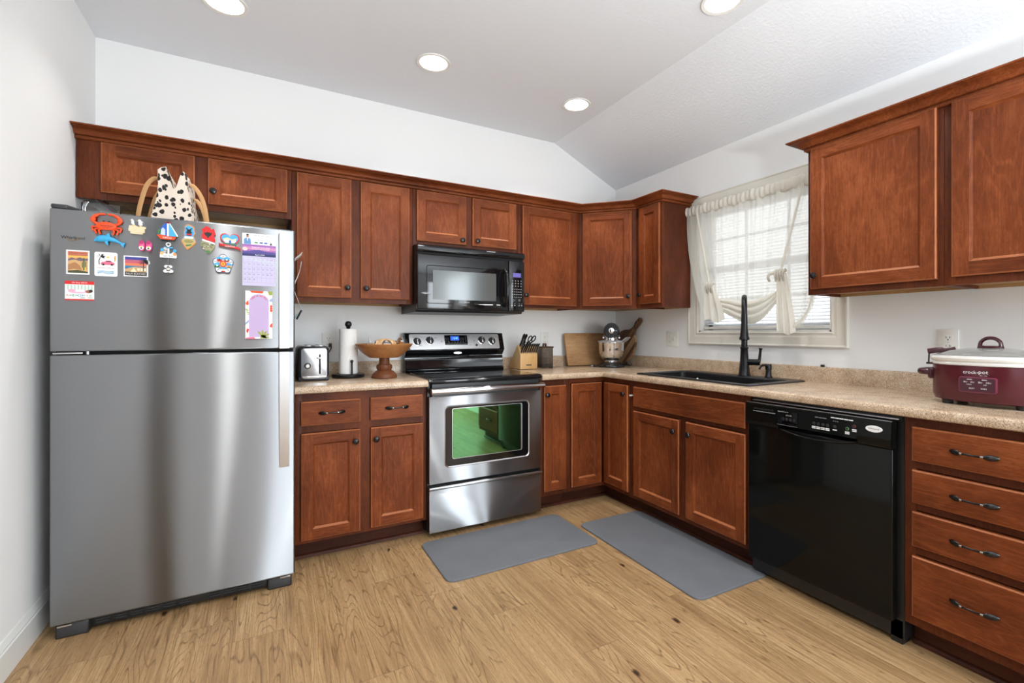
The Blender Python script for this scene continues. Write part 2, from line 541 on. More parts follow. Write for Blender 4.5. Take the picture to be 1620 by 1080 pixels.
# ------------------------------------------------------------------ the room
XL, YF = -3.515, -6.2
ZC, ZW, XK = 2.757, 2.46, -0.645
PLANK_W = 0.1887
FLOORM = floor_mat()
def build_floor():
    bm = bmesh.new()
    uvl = bm.loops.layers.uv.new('plank')
    fr = bm.faces.layers.float.new('plank_rand'); fl = bm.faces.layers.float.new('plank_len')
    ends = {-5: -1.0, -4: -1.167, -3: -0.55, -2: -1.62, -1: -0.987, 0: -1.22, 1: -1.49, 2: -1.871, 3: -1.02, 4: -1.36, 5: -1.75, 6: -0.62, 7: -1.55}
    L = 1.22
    rnd = random.Random(3)
    for k in range(-9, 14):
        xa = -2.0805+PLANK_W*k; xb = xa+PLANK_W
        if xb < XL-0.05 or xa > 0.1:
            continue
        e = ends.get(k, -rnd.random()*L)
        y = e+L*math.ceil((0.05-e)/L)
        while y > YF-0.1:
            ya = y-L
            vs = [bm.verts.new((xa, ya, 0)), bm.verts.new((xb, ya, 0)), bm.verts.new((xb, y, 0)), bm.verts.new((xa, y, 0))]
            f = bm.faces.new(vs)
            for lp, uv in zip(f.loops, ((0, 0), (PLANK_W, 0), (PLANK_W, L), (0, L))):
                lp[uvl].uv = uv
            f[fr] = rnd.random(); f[fl] = L
            y = ya
    # the slab under the boards
    for z in (-0.08,):
        vs = [bm.verts.new((XL-0.1, YF-0.1, z)), bm.verts.new((0.1, YF-0.1, z)), bm.verts.new((0.1, 0.1, z)), bm.verts.new((XL-0.1, 0.1, z))]
        bm.faces.new(vs)
    me = bpy.data.meshes.new('floor'); bm.to_mesh(me); bm.free()
    me.materials.append(FLOORM)
    o = bpy.data.objects.new('floor', me); COL.objects.link(o); o['kind'] = 'structure'
build_floor()

b = B(); b.box(XL-0.12, 0.14, 0, 0.12, 0, 2.9, PAINT); struct(b, 'wall_back')
# left wall with the hall doorway that the refrigerator door mirrors
b = B()
b.box(XL-0.12, XL, -2.12, 0, 0, 2.9, PAINT); b.box(XL-0.12, XL, YF, -3.95, 0, 2.9, PAINT); b.box(XL-0.12, XL, -3.95, -2.12, 2.30, 2.9, PAINT)
struct(b, 'wall_left')
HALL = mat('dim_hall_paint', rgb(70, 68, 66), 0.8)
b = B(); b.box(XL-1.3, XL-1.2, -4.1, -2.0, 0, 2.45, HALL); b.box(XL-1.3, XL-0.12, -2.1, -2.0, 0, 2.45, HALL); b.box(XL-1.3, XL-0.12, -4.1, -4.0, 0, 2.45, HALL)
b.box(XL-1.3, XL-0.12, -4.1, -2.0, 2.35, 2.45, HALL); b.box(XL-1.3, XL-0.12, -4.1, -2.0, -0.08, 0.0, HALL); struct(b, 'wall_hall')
# right wall with the window opening
WY0, WY1, WZ0, WZ1 = -0.932, -1.845, 1.195, 2.072
b = B()
b.box(0, 0.14, WY0, 0.0, 0, 2.9, PAINT); b.box(0, 0.14, -3.25, WY1, 0, 2.9, PAINT)
b.box(0, 0.14, WY1, WY0, 0, WZ0, PAINT); b.box(0, 0.14, WY1, WY0, WZ1, 2.9, PAINT)
b.box(0, 0.14, -4.30, -3.98, 0, 2.9, PAINT); b.box(0, 0.14, -3.98, -3.25, 2.25, 2.9, PAINT)
b.box(0, 0.14, YF, -6.0, 0, 2.9, PAINT); b.box(0, 0.14, -6.0, -4.30, 0, 0.55, PAINT); b.box(0, 0.14, -6.0, -4.30, 2.15, 2.9, PAINT)
struct(b, 'wall_right')
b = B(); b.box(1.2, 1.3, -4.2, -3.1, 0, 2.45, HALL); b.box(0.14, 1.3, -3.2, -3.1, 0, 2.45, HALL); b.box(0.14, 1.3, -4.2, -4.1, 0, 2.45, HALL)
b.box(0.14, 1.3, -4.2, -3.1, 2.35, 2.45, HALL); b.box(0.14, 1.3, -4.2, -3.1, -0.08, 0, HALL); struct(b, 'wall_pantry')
# front wall behind the camera
b = B()
b.box(XL-0.12, -3.25, YF-0.12, YF, 0, 2.9, PAINT); b.box(-3.25, -2.91, YF-0.12, YF, 0, 0.78, PAINT); b.box(-3.25, -2.91, YF-0.12, YF, 2.12, 2.9, PAINT)
b.box(-2.91, -1.42, YF-0.12, YF, 0, 2.9, PAINT); b.box(-1.42, -0.28, YF-0.12, YF, 2.12, 2.9, PAINT); b.box(-0.28, 0.14, YF-0.12, YF, 0, 2.9, PAINT)
struct(b, 'wall_front')
b = B()
b.prism([(XL-0.12, ZC), (XK, ZC), (0.0, ZW), (0.14, ZW-0.064), (0.14, 3.0), (XL-0.12, 3.0)], 'y', YF-0.12, 0.12, CEILP)
struct(b, 'ceiling', sharp=10)
BP = [(0, 0), (0.014, 0), (0.014, 0.095), (0.011, 0.100), (0.011, 0.106), (0.008, 0.112), (0.006, 0.122), (0.003, 0.128), (0, 0.130)]
b = B(); b.sweep([(XL, -0.02), (XL, -2.12)], BP, BASEP, side=-1); b.sweep([(XL, -3.95), (XL, YF)], BP, BASEP, side=-1); struct(b, 'baseboard_left', sharp=20)
b = B(); b.sweep([(0, -2.99), (0, -3.25)], BP, BASEP, side=1); struct(b, 'baseboard_right', sharp=20)

# ------------------------------------------------------------------ window
b = B()
CW = 0.086
cp = [(0, 0.0), (0, 0.020), (0.006, 0.021), (0.012, 0.017), (0.020, 0.016), (0.055, 0.014), (0.062, 0.011), (0.070, 0.012), (0.078, 0.016), (CW, 0.010), (CW, 0.0)]
def casing_ring():
    # profile: distance outwards->inwards d, thickness t (towards -x)
    corners = [(WY0+CW, WZ0-CW), (WY1-CW, WZ0-CW), (WY1-CW, WZ1+CW), (WY0+CW, WZ1+CW)]
    rings = []
    for (y, z), (sy, sz) in zip(corners, ((-1, 1), (1, 1), (1, -1), (-1, -1))):
        rings.append([b.v((-t, y+sy*d, z+sz*d)) for d, t in cp])
    k = len(cp)
    for i in range(4):
        a, c = rings[i], rings[(i+1) % 4]
        for j in range(k-1):
            b.f([a[j], a[j+1], c[j+1], c[j]], TRIMP)
casing_ring()
win = struct(b, 'window_1', sharp=15)
b = B()  # jamb liner
for y0, y1, z0, z1 in ((WY1, WY0, WZ0-0.001, WZ0+0.012), (WY1, WY0, WZ1-0.012, WZ1), (WY0-0.012, WY0, WZ0, WZ1), (WY1, WY1+0.012, WZ0, WZ1)):
    b.box(-0.002, 0.14, y0, y1, z0, z1, WHITE)
b.build('window_jamb', win)
VINYL = mat('white_vinyl', rgb(238, 240, 242), 0.35)
b = B()
yl, yr, zb, zt = WY0-0.012, WY1+0.012, WZ0+0.012, WZ1-0.012
zm = (zb+zt)/2
for y0, y1, z0, z1 in ((yr, yl, zb, zb+0.045), (yr, yl, zt-0.045, zt), (yl-0.04, yl, zb, zt), (yr, yr+0.04, zb, zt), (yr, yl, zm-0.022, zm+0.022)):
    b.box(0.085, 0.12, y0, y1, z0, z1, VINYL, 0.003)
for k in (1, 2):
    yy = yl+(yr-yl)*k/3
    b.box(0.097, 0.107, yy-0.009, yy+0.009, zb, zt, VINYL)
for z in ((zb+zm)/2, (zm+zt)/2):
    b.box(0.097, 0.107, yr, yl, z-0.009, z+0.009, VINYL)
b.build('window_sash', win)
b = B(); b.box(0.101, 0.103, yr, yl, zb, zt, GLASS); b.build('window_glass', win)
# blind
SLATM = NT('white_blind_slat')
SLATM.set(col=rgb(240, 242, 246), rough=0.45)
tr = SLATM.n('ShaderNodeBsdfTranslucent'); tr.inputs[0].default_value = (0.9, 0.92, 0.96, 1)
mx = SLATM.n('ShaderNodeMixShader'); mx.inputs[0].default_value = 0.45
SLATM.l(SLATM.p.outputs[0], mx.inputs[1]); SLATM.l(tr.outputs[0], mx.inputs[2]); SLATM.l(mx.outputs[0], SLATM.out.inputs[0])
SLATM = SLATM.m
bl = thing('window_blind', 'white mini blind with thin horizontal slats inside the kitchen window', 'blind', (0.045, (yl+yr)/2, zb))
b = B()
hw = (yl-yr)/2-0.006
nsl = 39
for i in range(nsl):
    z = 0.040+i*(zt-zb-0.085)/(nsl-1)
    b.grid(lambda u, v, z=z: (-0.0125+0.025*u, hw-2*hw*v, z+0.0075*(0.5-u)*-1.0+0.003*math.sin(PI*u)), 4, 1, SLATM)
b.build('slats', bl, recalc=False)
b = B(); b.box(-0.014, 0.014, -hw, hw, 0.006, 0.026, WHITE, 0.004); b.build('bottom_rail', bl)
b = B(); b.box(-0.014, 0.014, -hw, hw, zt-zb-0.03, zt-zb-0.002, WHITE, 0.003); b.build('head_rail', bl)
b = B()
for yy in (-hw*0.72, 0, hw*0.72):
    for xx in (-0.0135, 0.0135):
        b.tube([(xx, yy, 0.02), (xx, yy, zt-zb-0.02)], 0.0012, WHITE, 5)
b.build('ladder_cord', bl)

# ------------------------------------------------------------------ curtain
def curtain_mat():
    t = NT('sheer_cream_cotton')
    v = t.coords('Object', False)
    n = t.noise(t.scaled(v, 60, 220, 220), 3.0, 2)
    t.set(col=t.mix(n, rgb(226, 222, 210), rgb(240, 237, 228)), rough=0.9, spec=0.1)
    tl = t.n('ShaderNodeBsdfTranslucent'); tl.inputs[0].default_value = rgb(240, 237, 228)
    tp = t.n('ShaderNodeBsdfTransparent')
    m1 = t.n('ShaderNodeMixShader'); m1.inputs[0].default_value = 0.6
    m2 = t.n('ShaderNodeMixShader'); m2.inputs[0].default_value = CURT_T
    t.l(t.p.outputs[0], m1.inputs[1]); t.l(tl.outputs[0], m1.inputs[2])
    t.l(m1.outputs[0], m2.inputs[1]); t.l(tp.outputs[0], m2.inputs[2]); t.l(m2.outputs[0], t.out.inputs[0])
    return t.m
CURT_T = 0.17
SHEER = curtain_mat()
t_ = NT('folded_cream_cotton')
t_.set(col=rgb(240, 237, 228), rough=0.9, spec=0.1)
tl_ = t_.n('ShaderNodeBsdfTranslucent'); tl_.inputs[0].default_value = rgb(236, 230, 216)
mx_ = t_.n('ShaderNodeMixShader'); mx_.inputs[0].default_value = 0.36
t_.l(t_.p.outputs[0], mx_.inputs[1]); t_.l(tl_.outputs[0], mx_.inputs[2]); t_.l(mx_.outputs[0], t_.out.inputs[0])
FOLD = t_.m
cur = thing('tie_up_curtain', 'sheer cream tie-up curtain knotted at two ties over the kitchen window', 'curtain', (-0.055, -1.35, 1.2))
cx0, cy0, cz0 = cur.location
def cw(x, y, z):
    return (x-cx0, y-cy0, z-cz0)
YA, YB = -0.872, -1.862
def lerp(a, b, t):
    return a+(b-a)*t
def piece(tbl, s):
    for (s0, a), (s1, c) in zip(tbl, tbl[1:]):
        if s <= s1:
            k = (s-s0)/(s1-s0)
            return tuple(lerp(p, q, k) for p, q in zip(a, c))
    return tbl[-1][1]
BOT = [(0, (-1.02, 1.300)), (0.10, (-1.075, 1.285)), (0.17, (-1.10, 1.47))]
for i in range(0, 13):
    k = i/12
    BOT.append((0.20+0.58*k, (lerp(-1.125, -1.585, k), 1.47-0.150*math.sin(PI*k)**0.85+0.02*k)))
BOT += [(0.82, (-1.615, 1.46)), (0.865, (-1.665, 1.215)), (0.93, (-1.735, 1.25)), (0.97, (-1.78, 1.34)), (1.0, (-1.80, 1.50))]
def panel(s, t):
    yt = lerp(YA, YB, s)
    yb_, zb_ = piece(BOT, s)
    z = lerp(2.032, zb_, t)
    k = t**1.25
    if s < 0.12:
        k = t**1.8
    y = lerp(yt, yb_, k)
    amp = 0.008+0.006*t
    x = -0.058-amp*math.sin(2*PI*(s*9+0.25*math.sin(5*s)))-0.006*math.sin(2*PI*s*23)*(1-t)-0.018*math.sin(PI*min(1, t*1.05))*0.6
    return cw(x, y, z)
b = B(); b.grid(panel, 110, 46, SHEER); b.build('panel', cur, sharp=80, recalc=False)
# rod pocket header
def header(u, v):
    y = lerp(YA+0.012, YB, u)
    a = 2*PI*v
    rip = 0.0035*math.sin(u*190)+0.0025*math.sin(u*83+1)
    zc = 2.056+0.002*math.sin(u*40)
    return cw(-0.058+(0.014+rip)*math.cos(a), y, zc+0.035*math.sin(a)+(0.004*math.sin(u*90) if math.sin(a) < 0 else 0.003*math.sin(u*120)))
b = B(); b.grid(header, 260, 14, FOLD); b.build('rod_pocket', cur, sharp=80, recalc=False)
# straps
for ya, yb2, zb2 in ((-0.985, -1.108, 1.50), (-1.735, -1.607, 1.525)):
    b = B()
    def strap(u, v, ya=ya, yb2=yb2, zb2=zb2):
        y = lerp(ya, yb2, u)+(v-0.5)*0.018
        return cw(-0.088-0.006*math.sin(PI*v)-0.012*u, y, lerp(2.03, zb2, u))
    b.grid(strap, 16, 4, FOLD); b.build('strap', cur, sharp=80, recalc=False)
# swag folds
folds = [(0.112, 0.160, 0.020), (0.148, 0.200, 0.024), (0.188, 0.238, 0.020), (0.228, 0.254, 0.010)]
for k, (s0, s1, bu) in enumerate(folds):
    b = B()
    def swag(u, v, s0=s0, s1=s1, bu=bu):
        c = math.sin(PI*u)**0.8
        y = lerp(-1.120, -1.600, u)
        d = lerp(s0, s1, v)
        e = lerp(0.02, 0.10, d/0.25)
        z = lerp(1.495, 1.515, u)-e*(1-c)-d*c*(1.0-0.10*math.sin(2*PI*u))
        x = -0.074-bu*math.sin(PI*v)*(0.35+0.65*c)-0.008*(3-k)/3+0.003*math.sin(14*u+6*v)
        return cw(x, y, z)
    b.grid(swag, 36, 10, FOLD); b.build('swag_fold', cur, sharp=80, recalc=False)
# tails
for yc, zt_, zb_, w0, w1, dy in ((-1.122, 1.515, 1.268, 0.055, 0.150, -0.022), (-1.632, 1.535, 1.188, 0.05, 0.10, -0.012)):
    b = B()
    def tail(u, v, yc=yc, zt_=zt_, zb_=zb_, w0=w0, w1=w1, dy=dy):
        w = lerp(w0, w1, min(1, v*1.3)**0.8)
        y = yc+dy*v+(0.5-u)*w
        x = -0.108-0.013*math.sin(u*2*PI*2.6+0.8)*(0.5+0.5*v)-0.014*(1-v)+0.008*v
        return cw(x, y, lerp(zt_, zb_+0.014*math.sin(u*7), v))
    b.grid(tail, 36, 14, FOLD); b.build('tail', cur, sharp=80, recalc=False)
for yc, zc in ((-1.112, 1.505), (-1.612, 1.535)):
    b = B()
    for j in range(4):
        a0 = -0.024+j*0.013
        b.tube(bez([cw(-0.112, yc+a0*1.2, zc-0.045), cw(-0.130, yc+a0*1.2-0.002, zc-0.006), cw(-0.124, yc+a0*1.4-0.006, zc+0.018), cw(-0.105, yc+a0*1.2-0.004, zc+0.010)], 5), [0.0085]*16, FOLD, 8, flat=0.8)
    if yc < -1.5:
        b.tube(bez([cw(-0.115, yc+0.005, zc), cw(-0.128, yc+0.045, zc+0.004), cw(-0.124, yc+0.062, zc-0.020), cw(-0.112, yc+0.060, zc-0.040)], 6), 0.010, FOLD, 8, flat=0.5)
    b.build('knot', cur, sharp=80)
# hem band of the right corner
b = B()
HEM = bez([(-1.665, 1.205), (-1.72, 1.238), (-1.765, 1.30), (-1.79, 1.39), (-1.80, 1.50), (-1.80, 1.60)], 6)
HEM = [(p[0], p[1]) for p in [tuple(q) for q in [Vector((a[0], a[1], 0)) for a in HEM]]]
b.grid(lambda u, v: cw(-0.100-0.004*math.sin(PI*v)+0.03*u, HEM[int(u*(len(HEM)-1))][0]+0.022*v*u, HEM[int(u*(len(HEM)-1))][1]+0.026*v*(1-u)), len(HEM)-1, 3, FOLD)
b.build('hem', cur, sharp=80, recalc=False)
b = B(); b.tube([(-0.058, YA+0.010, 2.056), (-0.058, YB+0.012, 2.056)], 0.006, WHITE, 8)
for y in (YA+0.013, YB+0.014):
    b.box(-0.058, -0.0135, y-0.004, y+0.004, 2.044, 2.068, WHITE)
tag(b.build('curtain_rod'), 'white curtain rod inside the rod pocket above the window', 'curtain rod')

# ------------------------------------------------------------------ cabinets
def door_mesh(b, x0, x1, z0, z1, yb, t=0.020, rail=0.055, flat=False, vert=WV, hor=WX):
    """five piece door: stiles full height, rails between, bevelled recess, flat panel; front towards -y"""
    yf = yb-t; e = 0.005
    m0 = hor if flat else vert
    def ring(xa, xb, za, zb_, y):
        return [b.v(p) for p in ((xa, y, za), (xb, y, za), (xb, y, zb_), (xa, y, zb_))]
    def band(a, c, mats):
        for i in range(4):
            b.f([a[i], a[(i+1) % 4], c[(i+1) % 4], c[i]], mats[i])
    bk = ring(x0, x1, z0, z1, yb); s1 = ring(x0, x1, z0, z1, yf+e); s2 = ring(x0+e, x1-e, z0+e, z1-e, yf)
    b.f(bk[::-1], m0)
    hv = (hor, vert, hor, vert)
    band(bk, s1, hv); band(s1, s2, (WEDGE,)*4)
    if flat:
        b.f(s2, hor)
        return
    r = rail
    xi0, xi1, zi0, zi1 = x0+r, x1-r, z0+r, z1-r
    i1 = ring(xi0, xi1, zi0, zi1, yf)
    for q, m in (((x0+e, xi0, z0+e, z1-e), vert), ((xi1, x1-e, z0+e, z1-e), vert), ((xi0, xi1, z0+e, zi0), hor), ((xi0, xi1, zi1, z1-e), hor)):
        b.f(ring(*q, yf), m)
    i2 = ring(xi0, xi1, zi0, zi1, yf+0.0025); i3 = ring(xi0+0.010, xi1-0.010, zi0+0.010, zi1-0.010, yf+0.0095)
    band(i1, i2, hv); band(i2, i3, (WEDGE, vert, hor, vert))  # lower bevel in the lighter wood paints a highlight from above
    b.f(i3, vert)
KNOBP = [(0.006, 0.0), (0.0055, 0.010), (0.007, 0.013), (0.0145, 0.016), (0.0165, 0.020), (0.0145, 0.024), (0.008, 0.0265), (0.001, 0.027)]
_knob = None
def knob(parent, x, y, z):
    global _knob
    if _knob is None:
        b = B(); b.lathe(KNOBP, (0, 0, 0), BRONZE, 20, 'y'); o = b.build('knob', parent); _knob = o
    else:
        o = _knob.copy(); COL.objects.link(o); o.parent = parent
    o.location = (x, y, z)
_pull = None
def pull(parent, x, y, z, w=0.128):
    global _pull
    if _pull is None:
        b = B()
        N = 25; pts = []; rr = []
        for i in range(N):
            s = -1+2*i/(N-1)
            pts.append((s*0.064, -0.004-0.022*(1-abs(s)**2.2), 0))
            rr.append(0.0036+0.0065*max(0, math.sin(PI*min(1, max(0, (abs(s)-0.42)/0.60))))**0.8)
        b.tube(pts, rr, BRONZE, 12, flat=0.55)
        for s in (-1, 1):
            b.tube([(s*0.030, -0.0245, 0), (s*0.023, -0.0260, 0)], 0.0046, BRONZEW, 10)
        o = b.build('handle', parent); _pull = o
    else:
        o = _pull.copy(); COL.objects.link(o); o.parent = parent
    o.location = (x, y, z)

def upper(name, label, loc, rz, w, h, depth, doors, back=0.0, mids=(), fill=0.0, ybot=0.0):
    t = thing(name, label, 'cabinet', loc, rz)
    b = B()
    yf = -depth
    b.box(0, 0.016, yf+0.019, -back, 0, h, WF); b.box(w-0.016, w, yf+0.019, -back, 0, h, WF)
    b.box(0.016, w-0.016, yf+0.019, -back, 0.014, 0.026, WTAN); b.box(0.016, w-0.016, yf+0.019, -back, h-0.016, h, WF)
    b.box(0.016, w-0.016, -back-0.012, -back, 0, h-0.016, WTAN)
    b.build('carcass', t)
    b = B()
    st = 0.038
    b.box(-fill, st, yf, yf+0.019, 0, h, WF, 0.0012); b.box(w-st, w, yf, yf+0.019, 0, h, WF, 0.0012)
    b.box(st, w-st, yf, yf+0.019, 0, st, WF); b.box(st, w-st, yf, yf+0.019, h-st, h, WF)
    for m in mids:
        b.box(m-0.038, m+0.038, yf, yf+0.019, st, h-st, WF)
    b.build('face_frame', t)
    for x0, x1, z0, z1, kx, kz in doors:
        b = B(); door_mesh(b, x0, x1, z0, z1, yf-0.0008)
        d = b.build('door', t, sharp=25)
        if kx is not None:
            knob(d, kx, yf-0.0208, kz)
    return t
ZU = 2.134
def bx(x):  # helper: absolute back wall positions to local
    return x
def upper_back(name, label, x0, x1, zb_, doors, mids=(), fill=0.0):
    d = [(a-x0, c-x0, e-zb_, f-zb_, None if k is None else k-x0, None if k is None else kz-zb_) for a, c, e, f, k, kz in doors]
    return upper(name, label, (x0, -0.002, zb_), 0, x1-x0, ZU-zb_, 0.303, d, mids=[m-x0 for m in mids], fill=fill)
def upper_right(name, label, y0, y1, zb_, doors, back=0.0, depth=0.303):
    d = [(y0-a, y0-c, e-zb_, f-zb_, None if k is None else y0-k, None if k is None else kz-zb_) for a, c, e, f, k, kz in doors]
    return upper(name, label, (-0.002, y0, zb_), -PI/2, y0-y1, ZU-zb_, depth, d, back=back)
upper_back('wall_cabinet', 'short two-door cherry wall cabinet above the refrigerator', -3.44, -2.598, 1.833,
           [(-3.418, -3.047, 1.866, 2.106, -3.070, 1.932), (-2.990, -2.621, 1.866, 2.106, -2.967, 1.932)], mids=(-3.0185,), fill=0.070)
upper_back('wall_cabinet', 'tall two-door cherry wall cabinet between the refrigerator and the microwave', -2.597, -1.906, 1.371,
           [(-2.571, -2.279, 1.397, 2.103, -2.302, 1.457), (-2.225, -1.931, 1.397, 2.103, -2.195, 1.457)], mids=(-2.252,))
upper_back('wall_cabinet', 'short two-door cherry wall cabinet directly above the microwave', -1.905, -1.144, 1.748,
           [(-1.882, -1.547, 1.780, 2.104, -1.578, 1.808), (-1.501, -1.168, 1.780, 2.104, -1.470, 1.812)], mids=(-1.524,))
upper_back('wall_cabinet', 'single-door cherry wall cabinet right of the microwave', -1.143, -0.611, 1.371,
           [(-1.115, -0.647, 1.393, 2.104, -1.094, 1.462)])
# diagonal corner cabinet
t = thing('corner_wall_cabinet', 'diagonal cherry corner wall cabinet above the stand mixer', 'cabinet', (0, 0, 1.371))
b = B()
h = ZU-1.371
plan = [(-0.002, -0.002), (-0.609, -0.002), (-0.609, -0.291), (-0.291, -0.609), (-0.002, -0.609)]
b.prism(plan, 'z', 0.014, h, WF)
b.prism([(x*0.985-0.002, y*0.985-0.002) for x, y in plan], 'z', 0.010, 0.0139, WTAN)
b.build('carcass', t)
DL = math.hypot(0.305, 0.305)
Md = Matrix.Translation((-0.61, -0.305, 0)) @ Matrix.Rotation(R(-45), 4, 'Z')
b = B(); b.M = Md
for q in ((0, 0.034, 0, h), (DL-0.034, DL, 0, h), (0.034, DL-0.034, 0, 0.03), (0.034, DL-0.034, h-0.03, h)):
    b.box(q[0], q[1], 0, 0.019, q[2], q[3], WF)
b.build('face_frame', t)
b = B(); door_mesh(b, 0.030, DL-0.034, 0.024, 2.104-1.371, -0.0008)
d = b.build('door', t, sharp=25); d.matrix_local = Md
knob(d, DL-0.060, -0.0208, 1.462-1.371)
upper_right('wall_cabinet', 'narrow cherry wall cabinet left of the window', -0.6105, -0.872, 1.371,
            [(-0.652, -0.863, 1.400, 2.106, -0.674, 1.467)], back=0.022, depth=0.300)
upper_right('wall_cabinet', 'cherry wall cabinet just right of the window, knob at its lower left', -1.892, -2.4435, 1.381,
            [(-1.912, -2.425, 1.409, 2.114, -1.938, 1.474)], back=0.022)
upper_right('wall_cabinet', 'cherry wall cabinet at the right edge above the slow cooker', -2.4445, -2.99, 1.381,
            [(-2.472, -2.965, 1.413, 2.112, -2.945, 1.474)])
CP = [(-0.02, 2.110), (0.008, 2.110), (0.012, 2.113), (0.012, 2.121), (0.006, 2.1235), (0.006, 2.1265), (0.020, 2.128), (0.024, 2.1325), (0.026, 2.138), (0.033, 2.146), (0.046, 2.1525), (0.060, 2.1545), (0.060, 2.1575), (0.072, 2.1585), (0.074, 2.162), (0.072, 2.166), (-0.02, 2.166)]
b = B(); b.sweep([(-3.513, -0.306), (-0.6105, -0.306), (-0.306, -0.6105), (-0.303, -0.874), (-0.024, -0.874)], CP, WX, side=1)
tag(b.build('crown_molding', sharp=20), 'long cherry crown molding over the back wall and corner cabinets', 'molding')
b = B(); b.sweep([(-0.024, -1.890), (-0.306, -1.890), (-0.306, -2.99)], CP, WX, side=1)
tag(b.build('crown_molding', sharp=20), 'cherry crown molding on the wall cabinets right of the window', 'molding')

def base(name, label, loc, rz, w, fronts, mids=(), rails=(), kick=True):
    """fronts: (kind, x0, x1, z0, z1, hx, hz)"""
    t = thing(name, label, 'cabinet', loc, rz)
    H = 0.875
    b = B()
    b.box(0, 0.016, -0.591, 0, 0.10, H, WF); b.box(w-0.016, w, -0.591, 0, 0.10, H, WF)
    b.box(0.016, w-0.016, -0.591, 0, 0.10, 0.116, WTAN); b.box(0.016, w-0.016, -0.012, 0, 0.116, H, WTAN)
    b.build('carcass', t)
    b = B()
    st = 0.036
    b.box(0, st, -0.610, -0.591, 0.10, H, WF, 0.0012); b.box(w-st, w, -0.610, -0.591, 0.10, H, WF, 0.0012)
    b.box(st, w-st, -0.610, -0.591, 0.10, 0.140, WF); b.box(st, w-st, -0.610, -0.591, H-0.045, H, WF)
    for m in mids:
        b.box(m-0.038, m+0.038, -0.610, -0.591, 0.140, H-0.045, WF)
    for r0, r1 in rails:
        b.box(st, w-st, -0.6096, -0.5914, r0, r1, WF)
    b.build('face_frame', t)
    if kick:
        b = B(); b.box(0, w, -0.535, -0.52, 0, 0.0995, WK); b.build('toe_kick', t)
    for kind, x0, x1, z0, z1, hx, hz in fronts:
        b = B(); door_mesh(b, x0, x1, z0, z1, -0.6108, flat=(kind != 'door'))
        d = b.build({'door': 'door', 'drawer': 'drawer', 'false': 'false_front'}[kind], t, sharp=25)
        if hx is not None:
            (knob if kind == 'door' else pull)(d, hx, -0.6308, hz)
    return t
def base_back(name, label, x0, x1, fr, mids=(), rails=()):
    f = [(k, a-x0, c-x0, e, g, None if hx is None else hx-x0, hz) for k, a, c, e, g, hx, hz in fr]
    return base(name, label, (x0, 0, 0), 0, x1-x0, f, [m-x0 for m in mids], rails)
def base_right(name, label, y0, y1, fr, mids=(), rails=()):
    f = [(k, y0-a, y0-c, e, g, None if hx is None else y0-hx, hz) for k, a, c, e, g, hx, hz in fr]
    return base(name, label, (0, y0, 0), -PI/2, y0-y1, f, [y0-m for m in mids], rails)
base_back('base_cabinet', 'cherry base cabinet with two drawers and two doors between refrigerator and range', -2.598, -1.907,
          [('drawer', -2.567, -2.277, 0.709, 0.834, -2.420, 0.772), ('drawer', -2.224, -1.934, 0.709, 0.834, -2.082, 0.772),
           ('door', -2.567, -2.278, 0.119, 0.670, -2.304, 0.607), ('door', -2.222, -1.932, 0.120, 0.670, -2.196, 0.607)], mids=(-2.25,), rails=((0.672, 0.706),))
base_back('base_cabinet', 'narrow single-door cherry base cabinet right of the range', -1.142, -0.915,
          [('door', -1.118, -0.945, 0.133, 0.835, -1.101, 0.778)])
# corner cabinet with two leaf door
t = thing('corner_base_cabinet', 'cherry corner base cabinet with a folding two-leaf door', 'cabinet', (0, 0, 0))
b = B()
b.prism([(-0.001, -0.001), (-0.914, -0.001), (-0.914, -0.590), (-0.590, -0.590), (-0.590, -0.898), (-0.001, -0.898)], 'z', 0.10, 0.875, WF)
b.build('carcass', t)
b = B()
b.box(-0.914, -0.895, -0.610, -0.5905, 0.10, 0.875, WF); b.box(-0.895, -0.6105, -0.610, -0.5905, 0.10, 0.124, WF); b.box(-0.895, -0.6105, -0.610, -0.5905, 0.845, 0.875, WF)
b.box(-0.610, -0.5905, -0.898, -0.88, 0.10, 0.875, WF); b.box(-0.610, -0.5905, -0.88, -0.61, 0.10, 0.124, WF); b.box(-0.610, -0.5905, -0.88, -0.61, 0.845, 0.875, WF)
b.build('face_frame', t)
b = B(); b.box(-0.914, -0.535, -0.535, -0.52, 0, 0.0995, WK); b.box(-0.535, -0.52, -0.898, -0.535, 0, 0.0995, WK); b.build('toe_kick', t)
b = B(); door_mesh(b, 0.014, 0.272, 0.130, 0.840, 0)
d = b.build('door', t, (-0.914, -0.6108, 0), sharp=25)
b = B(); door_mesh(b, 0.018, 0.274, 0.130, 0.840, 0, vert=WV)
d = b.build('door', t, sharp=25); d.location = (-0.6108, -0.612, 0); d.rotation_euler = (0, 0, -PI/2)
knob(d, 0.243, -0.0202, 0.780)
base_right('sink_base_cabinet', 'cherry sink cabinet with false drawer front and two doors under the sink', -0.899, -1.783,
           [('false', -0.939, -1.766, 0.709, 0.838, None, 0), ('door', -0.940, -1.331, 0.128, 0.681, -1.300, 0.612), ('door', -1.381, -1.767, 0.128, 0.680, -1.412, 0.612)],
           mids=(-1.356,), rails=((0.684, 0.706),))
b = B(); b.box(-0.634, -0.6112, -0.925, -0.906, 0.772, 0.782, WHITE, 0.003)
tag(b.build('child_lock_peg'), 'tiny white plastic catch on the frame left of the sink cabinet', 'catch')
